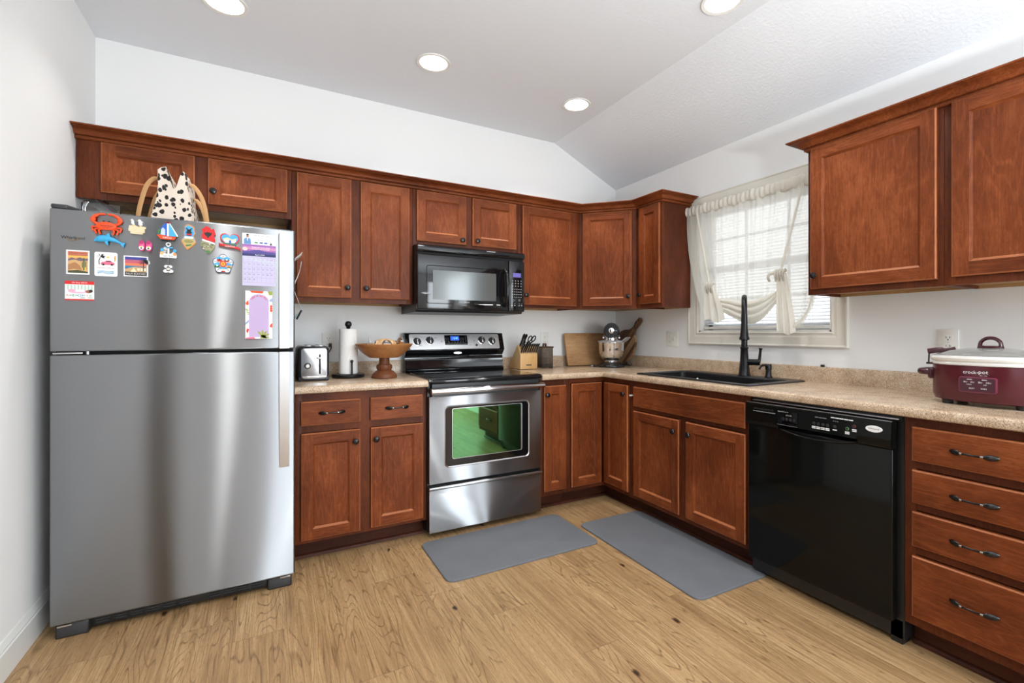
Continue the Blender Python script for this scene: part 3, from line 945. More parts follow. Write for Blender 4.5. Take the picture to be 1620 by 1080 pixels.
base_right('drawer_base_cabinet', 'cherry base cabinet with four stacked drawers at the right edge', -2.434, -2.985,
           [('drawer', -2.462, -2.955, 0.716, 0.842, -2.640, 0.778), ('drawer', -2.462, -2.955, 0.560, 0.683, -2.640, 0.620),
            ('drawer', -2.462, -2.955, 0.400, 0.529, -2.640, 0.464), ('drawer', -2.462, -2.955, 0.140, 0.365, -2.640, 0.258)], rails=((0.686, 0.713), (0.532, 0.557), (0.368, 0.397)))
SH = [(0, 0), (0.016, 0), (0.0155, 0.006), (0.013, 0.012), (0.008, 0.016), (0, 0.018)]
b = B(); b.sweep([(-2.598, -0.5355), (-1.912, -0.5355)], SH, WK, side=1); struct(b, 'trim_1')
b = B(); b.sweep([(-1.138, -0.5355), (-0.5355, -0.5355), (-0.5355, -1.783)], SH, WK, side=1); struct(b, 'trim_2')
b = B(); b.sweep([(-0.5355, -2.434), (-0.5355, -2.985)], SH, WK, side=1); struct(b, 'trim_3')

# ------------------------------------------------------------------ countertops
NOSE = [(-0.03, 0.876), (0.0, 0.876), (0.012, 0.877), (0.017, 0.881), (0.019, 0.889), (0.019, 0.900), (0.016, 0.908), (0.010, 0.9125), (0.0, 0.914), (-0.03, 0.914)]
BS = [(0.0, 0.914), (0.019, 0.914), (0.019, 0.992), (0.016, 0.998), (0.011, 1.000), (0.0, 1.000)]
t = thing('countertop', 'speckled beige countertop between refrigerator and range', 'countertop', (0, 0, 0))
b = B(); b.box(-2.600, -1.9065, -0.600, -0.001, 0.876, 0.914, GRANITE); b.sweep([(-2.600, -0.630), (-1.9065, -0.630)], NOSE, GRANITE, side=1); b.build('slab', t, sharp=30)
b = B(); b.sweep([(-2.600, -0.001), (-1.9065, -0.001)], BS, GRANITE, side=1); b.build('backsplash', t, sharp=30)
SX0, SX1, SY0, SY1 = -0.575, -0.070, -0.905, -1.745
t = thing('countertop', 'speckled beige L-shaped countertop around the corner with the sink cut-out', 'countertop', (0, 0, 0))
b = B()
b.box(-1.1425, -0.600, -0.600, -0.001, 0.876, 0.914, GRANITE)
hx0, hx1, hy0, hy1 = SX0+0.012, SX1-0.012, SY0-0.012, SY1+0.012
b.box(-0.600, -0.001, hy0, -0.001, 0.876, 0.914, GRANITE)
b.box(-0.600, hx0, hy1, hy0, 0.876, 0.914, GRANITE); b.box(hx1, -0.001, hy1, hy0, 0.876, 0.914, GRANITE)
b.box(-0.600, -0.001, -2.985, hy1, 0.876, 0.914, GRANITE)
b.sweep([(-1.1425, -0.630), (-0.630, -0.630), (-0.630, -2.985)], NOSE, GRANITE, side=1)
b.build('slab', t, sharp=30)
b = B(); b.sweep([(-1.1425, -0.001), (-0.001, -0.001), (-0.001, -2.985)], BS, GRANITE, side=1); b.build('backsplash', t, sharp=30)

# ------------------------------------------------------------------ sink, faucet, soap dispenser
SINKM = mat('black_composite_sink', (0.012, 0.012, 0.013, 1), 0.32, spec=0.45)
t = thing('kitchen_sink', 'black drop-in composite sink set in the countertop under the window', 'sink', ((SX0+SX1)/2, (SY0+SY1)/2, 0.914))
cxs, cys = (SX0+SX1)/2, (SY0+SY1)/2
a, c = (SX1-SX0)/2, (SY0-SY1)/2
def loop(b, hx, hy, z, r, ox=0, n=6):
    return [b.v((x+ox, y, z)) for x, y in rrect(-hx, hx, -hy, hy, r, n)]
b = B()
ls = [loop(b, a, c, 0.0005, 0.02), loop(b, a, c, 0.006, 0.02), loop(b, a-0.008, c-0.008, 0.010, 0.018), loop(b, a-0.022, c-0.022, 0.010, 0.018)]
inner = [(-0.048, 0.010), (-0.052, 0.004), (-0.06, -0.19), (-0.09, -0.21)]
bxh, byh, ox = a-0.065, c-0.035, -0.035
ls += [loop(b, bxh, byh, 0.010, 0.03, ox), loop(b, bxh-0.006, byh-0.006, 0.002, 0.03, ox), loop(b, bxh-0.012, byh-0.012, -0.19, 0.04, ox), loop(b, bxh-0.04, byh-0.04, -0.215, 0.03, ox)]
for p, q in zip(ls, ls[1:]):
    n = len(p)
    for i in range(n):
        b.f([p[i], p[(i+1) % n], q[(i+1) % n], q[i]], SINKM)
b.f(ls[-1], SINKM)
b.build('basin', t, sharp=30)
b = B(); b.lathe([(0.001, -0.213), (0.03, -0.212), (0.042, -0.211), (0.044, -0.2145)], (ox, 0, 0), SILVER, 24); b.build('drain', t)

fx, fy = -0.140, -1.402
FA = math.atan2(-3.298-fy, -2.715-fx)   # the spout is swung towards the room
t = thing('kitchen_faucet', 'tall matte black pull-down faucet behind the sink', 'faucet', (fx, fy, 0.9245), FA)
b = B()
b.lathe([(0.036, 0), (0.036, 0.005), (0.033, 0.010), (0.030, 0.04), (0.0245, 0.10), (0.0215, 0.165), (0.0240, 0.169), (0.0240, 0.176), (0.0180, 0.180), (0.0170, 0.30), (0.0165, 0.31)], (0, 0, 0), BMATTE, 28)
b.build('body', t)
b = B()
pts = [(0, 0, 0.30)]+[(0.085-0.085*math.cos(PI*i/16), 0, 0.395+0.085*math.sin(PI*i/16)) for i in range(17)]
pts.insert(1, (0, 0, 0.35)); pts.append((0.172, 0, 0.365))
b.tube(pts, [0.0165]*2+[0.0155]*(len(pts)-2), BMATTE, 16); b.build('gooseneck', t)
b = B(); b.lathe([(0.017, 0.372), (0.0175, 0.345), (0.0185, 0.30), (0.0235, 0.245), (0.0275, 0.234), (0.028, 0.226), (0.022, 0.222)], (0.172, 0, 0), BMATTE, 24); b.build('spray_head', t)
b = B()
hd = Vector((math.sin(0.35), -math.cos(0.35), 0)) if False else Vector((0.1, 1.0, 0)).normalized()
p0 = Vector((0, 0, 0.085))
b.tube([p0+hd*0.02, p0+hd*0.068, p0+hd*0.072, p0+hd*0.088], [0.019, 0.019, 0.0205, 0.019], BMATTE, 16)
q0 = p0+hd*0.080
b.tube([q0, q0+Vector((0, 0, 0.02))+hd*0.005, q0+Vector((0, 0, 0.075))+hd*0.010, q0+Vector((0, 0, 0.086))+hd*0.011], [0.012, 0.0085, 0.0075, 0.012], BMATTE, 12)
b.build('lever', t)
t = thing('soap_dispenser', 'small black soap pump on the sink rim right of the faucet', 'soap dispenser', (-0.118, -1.548, 0.9245), FA)
b = B(); b.lathe([(0.021, 0), (0.021, 0.006), (0.0165, 0.012), (0.0155, 0.045), (0.018, 0.047), (0.018, 0.075), (0.015, 0.079)], (0, 0, 0), BMATTE, 20); b.build('body', t)
b = B(); b.tube(bez([(0.0, 0, 0.066), (0.03, -0.022, 0.074), (0.055, -0.040, 0.070), (0.07, -0.05, 0.054)], 6), [0.009]*6+[0.0075]*6+[0.006]*7, BMATTE, 10); b.build('spout', t)
b = B(); b.ball((0.0, 0, 0.006), 0.006, WHITE, n=10)
o = b.build('white_bead', None, (-0.552, -1.40, 0.918)); tag(o, 'tiny white bead lying on the front rim of the black sink', 'bead')
b = B(); b.box(-0.012, -0.002, -0.010, 0.010, 0, 0.012, BPLAS, 0.003)
o = b.build('black_clip', None, (-0.004, -1.80, 1.0)); tag(o, 'tiny black clip on top of the backsplash right of the sink', 'clip')

# ------------------------------------------------------------------ refrigerator
FYD = -0.830
t = thing('refrigerator', 'stainless top-freezer refrigerator covered with magnets beside the left wall', 'refrigerator', (-3.0265, 0, 0))
HW = 0.4215
CASE = mat('grey_refrigerator_case', rgb(96, 98, 100), 0.45)
b = B(); b.box(-HW+0.002, HW-0.002, -0.742, -0.06, 0.03, 1.655, CASE, 0.006); b.build('case', t)
for nm, z0, z1 in (('freezer_door', 1.116, 1.670), ('refrigerator_door', 0.057, 1.103)):
    b = B(); b.box(-HW, HW, FYD, -0.752, z0, z1, STEELF, 0.007, 3)
    d = b.build(nm, t)
    b = B()
    prof = []
    z2, z3 = (z0+0.001, z1-0.022) if nm == 'freezer_door' else (0.566, z1-0.002)
    for i in range(17):
        s = i/16
        prof.append((FYD-0.0135+0.009*(s**3 if nm == 'refrigerator_door' else 0), z3-(z3-z2)*s))
    b.prism([(FYD+0.001, z3), *prof, (FYD+0.001, z2)], 'x', 0.3575, 0.3985, SILVER)
    b.build('handle', d, sharp=20)
    if nm == 'freezer_door':
        b = B()
        b.text('Whirlpool', -0.3535, 1.5585, 0.0150, FYD-0.0008, INKB, w=0.070)
        gold = mat('gold_swoosh', rgb(178, 140, 74), 0.35, metal=0.8)
        b.tube([(-0.3535+0.016*math.cos(R(a_)), FYD-0.0012, 1.5570+0.0075*math.sin(R(a_))+0.003*math.cos(R(a_))) for a_ in range(150, 400, 12)], 0.0011, gold, 6)
        b.build('badge', d)
b = B(); b.box(-HW+0.006, HW-0.006, -0.785, -0.745, 1.1035, 1.1155, SLOT); b.build('door_gap', t)
b = B(); b.box(-HW+0.008, -HW+0.095, -0.826, -0.75, 1.106, 1.112, SILVER, 0.001); b.lathe([(0.006, 1.104), (0.006, 1.1155)], (-HW+0.108, -0.815, 0), SILVER, 12); b.build('middle_hinge', t)
b = B(); b.prism([(-HW+0.002, -0.825), (-HW+0.05, -0.825), (-HW+0.11, -0.66), (-HW+0.002, -0.66)], 'z', 1.671, 1.688, DGREY, 0.005); b.build('hinge_cap', t)
b = B()
b.box(-HW+0.012, HW-0.012, -0.800, -0.75, 0.012, 0.056, BPLAS, 0.003)
for s in (-1, 1):
    b.box(s*(HW-0.062)-0.05, s*(HW-0.062)+0.05, -0.818, -0.76, 0.0, 0.054, DGREY, 0.006)
    b.box(s*(HW-0.04)-0.022, s*(HW-0.04)+0.022, -0.8205, -0.80, 0.044, 0.052, SILVER, 0.001)
for i in range(11):
    x = -HW+0.15+i*0.054
    if i == 6:
        continue
    for k in range(3):
        b.box(x-0.021, x+0.021, -0.8022, -0.799, 0.020+k*0.010, 0.025+k*0.010, SLOT)
        b.box(x-0.021, x+0.021, -0.8032, -0.7995, 0.0255+k*0.010, 0.0285+k*0.010, DGREY)
b.build('toe_grille', t)

# ------------------------------------------------------------------ magnets and papers on the freezer door
def pmat(r, g, bb, rough=0.45):
    return mat('paint_%d_%d_%d' % (r, g, bb), rgb(r, g, bb), rough)
class Mag:
    """layered flat piece; points in millimetres, x to the right, z up, y layers towards the viewer"""
    def __init__(s, name, label, cat, x0, x1, z0, z1, group=None):
        s.b = B(); s.k = 0.001
        s.x = (x0+x1)/2; s.z = (z0+z1)/2; s.name = name
        s.meta = (label, cat, group)
    def poly(s, pts, y0, y1, m, bev=0):
        s.b.prism([(x*s.k, z*s.k) for x, z in pts], 'y', -y0*s.k, -y1*s.k, m, bev*s.k)
    def rect(s, x0, x1, z0, z1, y0, y1, m, r=0):
        s.poly(rrect(x0, x1, z0, z1, r, 4) if r else [(x0, z0), (x1, z0), (x1, z1), (x0, z1)], y0, y1, m)
    def ell(s, cx, cz, rx, rz, y0, y1, m, n=20, bev=0):
        s.poly(ellipse(cx, cz, rx, rz, n), y0, y1, m, bev)
    def txt(s, string, x, z, h, y, m, w=None):
        s.b.text(string, x*s.k, z*s.k, h*s.k, -y*s.k, m, w=w*s.k if w else None)
    def done(s):
        o = s.b.build(s.name, None, (s.x, FYD-0.0004, s.z))
        tag(o, s.meta[0], s.meta[1], s.meta[2])
        return o
W_ = pmat(240, 240, 238); RED = pmat(214, 26, 26); BLU = pmat(28, 90, 190); SKY = pmat(70, 170, 225); GRN = pmat(54, 120, 52); YEL = pmat(240, 200, 60)
ORG = pmat(232, 74, 16); ORD = pmat(196, 48, 8); TAN = pmat(226, 208, 170); TAN2 = pmat(198, 172, 128); PNK = pmat(240, 84, 150); BRN = pmat(120, 84, 54); NVY = pmat(30, 36, 96)
# crab
g = Mag('crab_magnet', 'orange crab magnet at the top left of the freezer door', 'magnet', -3.331, -3.226, 1.578, 1.668)
g.ell(-1, -8, 32, 16, 0, 11, ORG, 24, 3)
for s in (-1, 1):
    arc = [(s*(26+8*math.sin(k*0.55)), 0, -4+13*k) for k in range(3)]
    pts = [Vector((0.001*p[0], -0.006, 0.001*p[2])) for p in [(s*28, 0, -2), (s*44, 0, 12), (s*38, 0, 26), (s*22, 0, 37), (s*4, 0, 39)]]
    g.b.tube(bez(pts, 5), [0.0052]*6+[0.0062]*8+[0.0042]*7, ORG, 8)
    g.b.ball((s*0.040, -0.007, 0.016), 0.0085, ORG, 1, 0.7, 1.2, 10)
    for k, (px, pz) in enumerate(((40, -26), (31, -36), (19, -38))):
        pts = [Vector((0.001*s*(22-k*5), -0.005, 0.001*(-14-k*3))), Vector((0.001*s*(px+4), -0.006, 0.001*(pz+12))), Vector((0.001*s*px, -0.005, 0.001*(pz-4)))]
        g.b.tube(bez(pts, 5), 0.0034, ORG, 7)
    g.b.ball((s*0.008, -0.009, 0.010), 0.0035, INKB, n=8)
g.txt('Sunset Beach', 2, -7, 6.5, 11.3, INKB, 40); g.txt('FLORIDA', 2, -15, 4, 11.3, INKB, 20)
g.done()
# gulls on a stone
g = Mag('seagull_magnet', 'two white seagulls on a tan rock magnet right of the crab', 'magnet', -3.212, -3.149, 1.587, 1.655)
for x0, x1, z0, z1 in ((-28, 14, -12, 6), (-30, -4, -18, -4), (-6, 22, -22, -6), (-24, 16, -28, -14), (-2, 26, -6, 4), (-18, 10, 2, 12)):
    g.rect(x0, x1, z0, z1, 0, 8+random.random()*3, TAN, 3)
for x, s in ((-14, 1.0), (10, 1.15)):
    g.b.ball((0.001*x, -0.009, 0.016), 0.008*s, W_, 1.0, 0.7, 1.1, 10)
    g.b.ball((0.001*(x-4*s), -0.010, 0.026), 0.005*s, W_, n=10)
    g.b.tube([(0.001*(x-7*s), -0.010, 0.026), (0.001*(x-12*s), -0.010, 0.0245)], [0.0022, 0.0005], YEL, 6)
    g.b.tube([(0.001*(x+2), -0.012, 0.020), (0.001*(x+12*s), -0.011, 0.008), (0.001*(x+20*s), -0.010, 0.002)], [0.004, 0.004, 0.001], pmat(96, 100, 108), 7, flat=0.5)
    g.b.tube([(0.001*x, -0.009, 0.010), (0.001*x, -0.009, 0.003)], 0.0012, YEL, 5)
g.done()
# sailboat
g = Mag('sailboat_magnet', 'blue-sailed sailboat magnet with red hull on the freezer door', 'magnet', -3.122, -3.052, 1.575, 1.652)
hull = [(-34, -16), (34, -22), (38, -18), (26, -36), (-16, -36)]
g.poly([(-36, -14), (36, -20), (26, -37), (-18, -37)], 0, 6, INKB); g.poly([(-34, -15), (34, -21), (26, -33), (-20, -33)], 6, 7.5, ORG)
g.poly([(2, -18), (2, 38), (-6, 34), (-30, -4), (-34, -13)], 0, 6, BLU); g.poly([(8, -19), (8, 38), (14, 28), (36, -18)], 0, 6, SKY)
g.poly([(-24, -14), (-4, -16), (-4, 8), (-12, 16), (-20, 4)], 6, 6.8, pmat(190, 205, 215)); g.poly([(-32, -12), (-20, -13), (-18, 6), (-26, 8)], 6, 6.8, GRN)
g.rect(2, 8, -19, 40, 0, 8, W_); g.poly([(0, 34), (10, 34), (14, 40), (-2, 40)], 0, 8, RED)
g.poly([(8, 38), (11, 38), (40, -16), (36, -19)], 6, 7.5, W_); g.txt('KORCULA', 3, -26, 7, 7.8, W_, 30)
g.done()
# map shaped magnet with windmill
g = Mag('map_magnet', 'blue map-shaped windmill magnet with orange rim on the freezer door', 'magnet', -3.037, -2.986, 1.542, 1.653)
out = [(-4, 55), (8, 52), (20, 44), (20, 30), (24, 18), (18, 6), (24, -12), (26, -22), (12, -38), (-4, -54), (-12, -44), (-26, -20), (-22, -8), (-14, 2), (-18, 18), (-12, 34), (-14, 44)]
g.poly(out, 0, 5, pmat(236, 150, 50))
g.poly([(x*0.88, z*0.90+1) for x, z in out], 5, 5.8, SKY)
g.poly([(-18, -6), (14, -4), (22, -14), (20, -24), (10, -36), (-4, -46), (-10, -38), (-22, -20)], 5.8, 6.5, pmat(190, 170, 110))
g.ell(0, -18, 16, 8, 6.5, 7, pmat(150, 140, 84)); g.rect(-14, 16, -6, 3, 5.8, 6.6, pmat(226, 236, 240)); g.poly([(-8, -40), (12, -34), (8, -30), (-10, -34)], 6.5, 7, GRN)
g.rect(-5, 9, 6, 30, 5.8, 8, INKB); g.rect(-8, 12, 8, 14, 5.8, 8.2, RED)
for a_ in (45, 135):
    c_, s_ = math.cos(R(a_)), math.sin(R(a_))
    g.poly([(2+14*c_-2*s_, 28+14*s_+2*c_), (2-14*c_-2*s_, 28-14*s_+2*c_), (2-14*c_+2*s_, 28-14*s_-2*c_), (2+14*c_+2*s_, 28+14*s_-2*c_)], 7, 8.4, INKB)
g.done()
# red map with a dark crest
g = Mag('map_magnet', 'red country-shaped magnet with dark crest and stone town below', 'magnet', -2.971, -2.914, 1.531, 1.652)
red = [(-6, 60), (8, 54), (12, 46), (22, 52), (24, 40), (28, 24), (20, 20), (26, 4), (24, -8), (-14, 2), (-22, 6), (-24, 20), (-18, 30), (-24, 44)]
g.poly(red, 0, 6, RED)
g.poly([(-22, 4), (24, -10), (26, -22), (24, -32), (14, -46), (6, -58), (-6, -56), (-8, -46), (-20, -36), (-28, -22), (-24, -8)], 0, 5, pmat(150, 146, 110))
g.poly([(-22, 4), (24, -10), (26, -18), (-20, -4)], 5, 5.8, pmat(226, 232, 240))
rr_ = random.Random(5)
for i in range(26):
    x, z = rr_.uniform(-22, 20), rr_.uniform(-38, -14)
    g.rect(x-2.5, x+2.5, z-2, z+2, 5, 5.6, rr_.choice([pmat(230, 226, 206), pmat(96, 92, 70), GRN, pmat(196, 180, 140)]))
g.ell(0, -50, 8, 5, 5, 6, GRN)
g.poly([(-14, 34), (-8, 30), (-4, 36), (0, 32), (4, 36), (8, 30), (14, 34), (12, 22), (5, 16), (0, 8), (-5, 16), (-12, 22)], 6, 6.8, INKB)
g.done()
# heart with ribbon
g = Mag('heart_magnet', 'red-rimmed heart magnet with a red ribbon across its foot', 'magnet', -2.904, -2.821, 1.552, 1.636)
def heart(k, dz=0):
    return [(k*16*math.sin(R(a_))**3, dz+k*(13*math.cos(R(a_))-5*math.cos(R(2*a_))-2*math.cos(R(3*a_))-math.cos(R(4*a_)))) for a_ in range(0, 360, 12)]
g.poly(heart(2.3, 6), 0, 6, RED); g.poly(heart(1.98, 6), 6, 6.8, SKY); g.poly([(-26, 10), (-8, 16), (8, 8), (26, 14), (20, -4), (10, -14), (-10, -14), (-20, -4)], 6.8, 7.3, pmat(226, 206, 160))
g.poly([(-24, 2), (-6, 6), (24, 2), (12, -14), (-12, -14)], 7.3, 7.8, W_); g.rect(-3, 5, -8, 4, 7.8, 8.2, BLU); g.rect(-24, 24, -18, -8, 6, 8.2, pmat(70, 110, 96))
g.poly([(-34, -12), (34, -24), (36, -34), (-34, -22)], 0, 9, RED); g.poly([(-42, -10), (-32, -14), (-32, -26), (-42, -22), (-38, -16)], 0, 7, pmat(170, 16, 18)); g.poly([(42, -30), (34, -26), (34, -38), (42, -42), (39, -35)], 0, 7, pmat(170, 16, 18))
g.txt('ALBANIA', 1, -23, 6.5, 9.3, W_, 40)
g.done()
# dolphin
g = Mag('dolphin_magnet', 'light blue dolphin magnet below the crab', 'magnet', -3.319, -3.222, 1.527, 1.588)
DOL = pmat(56, 168, 216); DOL2 = pmat(150, 212, 236)
g.b.tube(bez([(-0.047, -0.006, -0.004), (-0.036, -0.007, 0.002), (-0.016, -0.008, 0.008), (0.010, -0.008, 0.005), (0.030, -0.006, -0.004), (0.040, -0.005, -0.010)], 5), [0.0022, 0.0026, 0.0032, 0.0048, 0.007, 0.0095, 0.011, 0.012, 0.0125, 0.0127, 0.0125, 0.012, 0.011, 0.010, 0.009, 0.0082, 0.0074, 0.0066, 0.0058, 0.005, 0.0044, 0.004, 0.0036, 0.0032, 0.003, 0.0028], DOL, 10, flat=0.6)
g.poly([(-16, 14), (-2, 30), (0, 28), (4, 14)], 3, 7, DOL); g.poly([(-16, -2), (-6, -18), (-2, -16), (-4, 0)], 6, 10, DOL)
g.poly([(34, -6), (52, -4), (47, -8), (44, -24), (36, -14)], 3, 7, DOL); g.ell(-22, 0, 12, 3, 10, 12, DOL2); g.b.ball((-0.034, -0.0125, 0.004), 0.0016, INKB, n=8)
g.done()
# pink clogs
g = Mag('clog_magnet', 'pair of tiny pink clog shoes magnet on the freezer door', 'magnet', -3.180, -3.133, 1.524, 1.577)
for s in (-1, 1):
    g.b.ball((s*0.0115, -0.007, -0.004), 0.0115, PNK, 0.95, 0.75, 1.95, 12)
    g.ell(s*11.5, 10, 7, 8, 10, 15.2, pmat(176, 40, 100)); g.ell(s*11.5, -13, 8, 8, 12, 16, W_); g.ell(s*11.5, -15, 3, 3, 16, 16.6, INKB); g.ell(s*11.5, -8, 4, 3, 16, 16.6, YEL)
g.done()
# anchor with hanging piece
g = Mag('anchor_magnet', 'white anchor plaque magnet with a small bow hanging below', 'magnet', -3.110, -3.052, 1.440, 1.568)
g.b.tube([(0.007*math.cos(R(a_)), -0.004, 0.056+0.007*math.sin(R(a_))) for a_ in range(0, 360, 30)], 0.0022, W_, 6, closed=True)
g.rect(-3, 3, 14, 50, 0, 6, W_); g.rect(-15, 15, 40, 45, 0, 6, SKY, 2)
g.poly(ellipse(0, 28, 24, 22, 14, 180, 360)+ellipse(0, 30, 17, 14, 14, 360, 180), 0, 6, W_)
for x, z, m in ((-20, 32, SKY), (22, 30, SKY), (-22, 18, pmat(226, 180, 120)), (22, 16, pmat(226, 150, 90)), (-12, 26, pmat(190, 186, 180)), (-10, 36, pmat(206, 200, 196))):
    g.ell(x, z, 6, 7, 1, 8, m, 12)
g.rect(-28, 28, 0, 15, 0, 7, W_, 2); g.txt('Saint Martin', 0, 7.5, 6, 7.3, INKB, 34)
g.b.tube([(0, -0.004, 0.001), (0, -0.004, -0.034)], 0.0008, SILVER, 5)
g.b.build  # the bow
for s in (-1, 1):
    g.ell(s*6, -37, 8, 6, 1, 7, W_, 14); g.ell(s*8, -56, 9, 7, 1, 7, W_, 14)
g.rect(-6, 6, -56, -38, 1, 7, W_, 2); g.rect(-5, 5, -47, -44, 7, 7.6, TAN2)
g.done()
# round five-lobed magnet
g = Mag('clover_magnet', 'round five-lobed painted magnet with an orange sun center', 'magnet', -2.927, -2.848, 1.447, 1.536)
lob = [((36+4.5*math.cos(R(5*(a_-90))))*math.cos(R(a_)), (38+4.5*math.cos(R(5*(a_-90))))*math.sin(R(a_))*1.05) for a_ in range(0, 360, 8)]
g.poly(lob, 0, 5, NVY); g.poly([(x*0.93, z*0.93) for x, z in lob], 5, 5.8, W_)
for k in range(5):
    a_ = 90+72*k+36
    cx_, cz_ = 23*math.cos(R(a_)), 24*math.sin(R(a_))
    g.ell(cx_, cz_+4, 12, 8, 5.8, 6.3, SKY, 16); g.ell(cx_, cz_-3, 11, 5, 6.3, 6.7, [ORD, GRN, W_, pmat(200, 170, 110), BRN][k], 14); g.ell(cx_, cz_-8, 9, 2.2, 6.3, 6.7, [RED, NVY, RED, GRN, RED][k], 12)
    g.rect(cx_-3, cx_+3, cz_-3, cz_+3, 6.7, 7, [INKB, W_, YEL, ORG, W_][k])
    b2 = 90+72*k
    c_, s_ = math.cos(R(b2)), math.sin(R(b2))
    g.poly([(14*c_-s_, 14*s_+c_), (36*c_-s_, 37*s_+c_), (36*c_+s_, 37*s_-c_), (14*c_+s_, 14*s_-c_)], 5.8, 6.6, NVY)
g.ell(0, 0, 13, 14, 5, 8, RED); g.poly([((6 if i % 2 else 12)*math.cos(PI*i/8), (6 if i % 2 else 12)*math.sin(PI*i/8)) for i in range(16)], 8, 8.5, YEL); g.ell(0, 0, 4, 4, 8.5, 9, ORG)
g.done()
# picture magnets
g = Mag('picture_magnet', 'white-edged desert sunset picture magnet with tall cactus', 'magnet', -3.399, -3.331, 1.418, 1.512)
g.rect(-34, 34, -47, 47, 0, 2.5, W_); g.rect(-29, 30, -42, 42, 2.5, 2.8, pmat(232, 150, 90))
g.rect(-29, 30, 26, 42, 2.8, 3, pmat(196, 110, 84)); g.rect(-29, 30, 18, 27, 2.8, 3.0, pmat(240, 180, 90))
g.poly([(-29, 10), (-18, 18), (-6, 13), (6, 20), (18, 14), (30, 17), (30, 0), (-29, 0)], 3, 3.2, pmat(110, 96, 110)); g.poly([(-29, 4), (-10, 10), (8, 5), (30, 8), (30, -42), (-29, -42)], 3.2, 3.4, pmat(206, 164, 110))
g.poly([(-29, -10), (-8, 0), (6, -12), (12, -30), (-12, -26), (-29, -32)], 3.4, 3.6, pmat(172, 120, 78)); g.poly([(-29, -34), (0, -30), (30, -36), (30, -42), (-29, -42)], 3.4, 3.7, pmat(70, 74, 44))
g.rect(16, 20, -30, 18, 3.6, 4, pmat(64, 84, 50)); g.rect(22, 25, -26, 4, 3.6, 4, pmat(64, 84, 50)); g.rect(12, 14.5, -20, 0, 3.6, 4, pmat(78, 96, 54)); g.rect(20, 24, -30, -18, 4, 4.2, YEL)
g.txt('SAGUARO DESERT', 0, 35, 5, 3.3, pmat(120, 60, 50), 50)
g.done()
g = Mag('picture_magnet', 'white rounded picture magnet with a palm and a pink car', 'magnet', -3.316, -3.246, 1.415, 1.511)
g.rect(-35, 35, -48, 48, 0, 2.5, W_, 6)
pk = pmat(232, 110, 140)
g.poly([(-16, 4), (-12, 9), (-4, 10), (0, 15), (14, 15), (20, 9), (26, 7), (26, 1), (-16, 0)], 2.5, 2.9, pk); g.poly([(0, 10), (2, 14), (13, 14), (17, 10)], 2.9, 3.1, INKB); g.rect(-16, 26, -2, 3, 2.5, 2.8, pmat(206, 70, 106))
for x in (-8, 18):
    g.ell(x, -1, 4, 4, 2.9, 3.2, INKB, 12)
g.poly([(-22, -2), (-19, -2), (-20, 14), (-16, 28), (-18, 29), (-23, 14)], 2.5, 2.9, pmat(70, 40, 60))
for a_ in (10, 50, 110, 150, 190, -20):
    c_, s_ = math.cos(R(a_)), math.sin(R(a_))
    g.poly([(-17, 30), (-17+9*c_-2*s_, 31+9*s_+2*c_), (-17+16*c_, 29+14*s_), (-17+8*c_+2*s_, 28+8*s_-2*c_)], 2.8, 3.1, INKB)
g.ell(6, 28, 4, 4, 2.5, 2.8, YEL, 12); g.poly([(26, 12), (29, 14), (30, 28), (28, 38), (25, 28)], 2.5, 2.8, pmat(230, 150, 50))
g.txt('THE BEACH RESORT', 0, -15, 4, 2.7, pmat(150, 60, 80), 54)
for k in range(3):
    g.poly([(-26, -28-4*k), (-10, -25-4*k), (6, -29-4*k), (24, -26-4*k), (24, -28.5-4*k), (6, -31-4*k), (-10, -27-4*k), (-26, -30.5-4*k)], 2.5, 2.8, pmat(80, 150, 190))
g.done()
g = Mag('picture_magnet', 'wide beach sunset picture magnet with palm and dark caption band', 'magnet', -3.228, -3.145, 1.416, 1.506)
g.rect(-40, 38, -42, 42, 0, 2.5, W_); g.ell(36, 18, 8, 10, 0, 2.5, W_, 14); g.rect(-36, 34, -38, 38, 2.5, 2.8, pmat(60, 60, 140))
g.rect(-36, 34, 8, 26, 2.8, 3.0, pmat(190, 90, 110)); g.rect(-36, 34, 2, 12, 2.8, 3.1, pmat(230, 120, 80)); g.rect(-36, 34, -8, 3, 2.8, 3.0, pmat(50, 120, 160))
g.poly([(-36, -12), (-6, -2), (34, 0), (34, -24), (-36, -24)], 3.0, 3.2, pmat(196, 160, 116)); g.poly([(-20, -24), (-8, -6), (2, -24)], 3.2, 3.5, pmat(236, 220, 180))
for x in (4, 14, 24):
    g.rect(x, x+7, -18, -6, 3.2, 3.5, pmat(236, 226, 196)); g.rect(x, x+7, -6, -3, 3.2, 3.5, pmat(150, 60, 50))
g.rect(-36, 34, -38, -23, 3.2, 3.6, pmat(38, 36, 40)); g.txt('PALM BEACHES', -1, -30.5, 8, 3.8, pmat(206, 200, 190), 62)
g.rect(22, 25, -20, 18, 3.5, 4, INKB)
for a_ in range(-20, 220, 34):
    c_, s_ = math.cos(R(a_)), math.sin(R(a_))
    g.poly([(24, 20), (24+10*c_-3*s_, 20+10*s_+3*c_), (24+20*c_, 17+15*s_), (24+9*c_+2*s_, 17+9*s_-2*c_)], 3.6, 4.2, INKB)
g.done()
g = Mag('sleep_card', 'red and white safe sleep card magnet with a lying baby', 'card', -3.403, -3.317, 1.316, 1.391)
g.rect(-43, 43, -37, 38, 0, 1.2, pmat(226, 240, 232)); g.rect(-43, 43, 25, 38, 1.2, 1.6, RED); g.rect(-43, 43, -37, -32, 1.2, 1.6, RED)
g.txt('Safe Sleep ABCDs', 0, 31.5, 6, 1.9, W_, 46)
for i in range(8):
    g.rect(-36+i*10, -32+i*10, 4, 23, 1.2, 1.5, pmat(170, 205, 180))
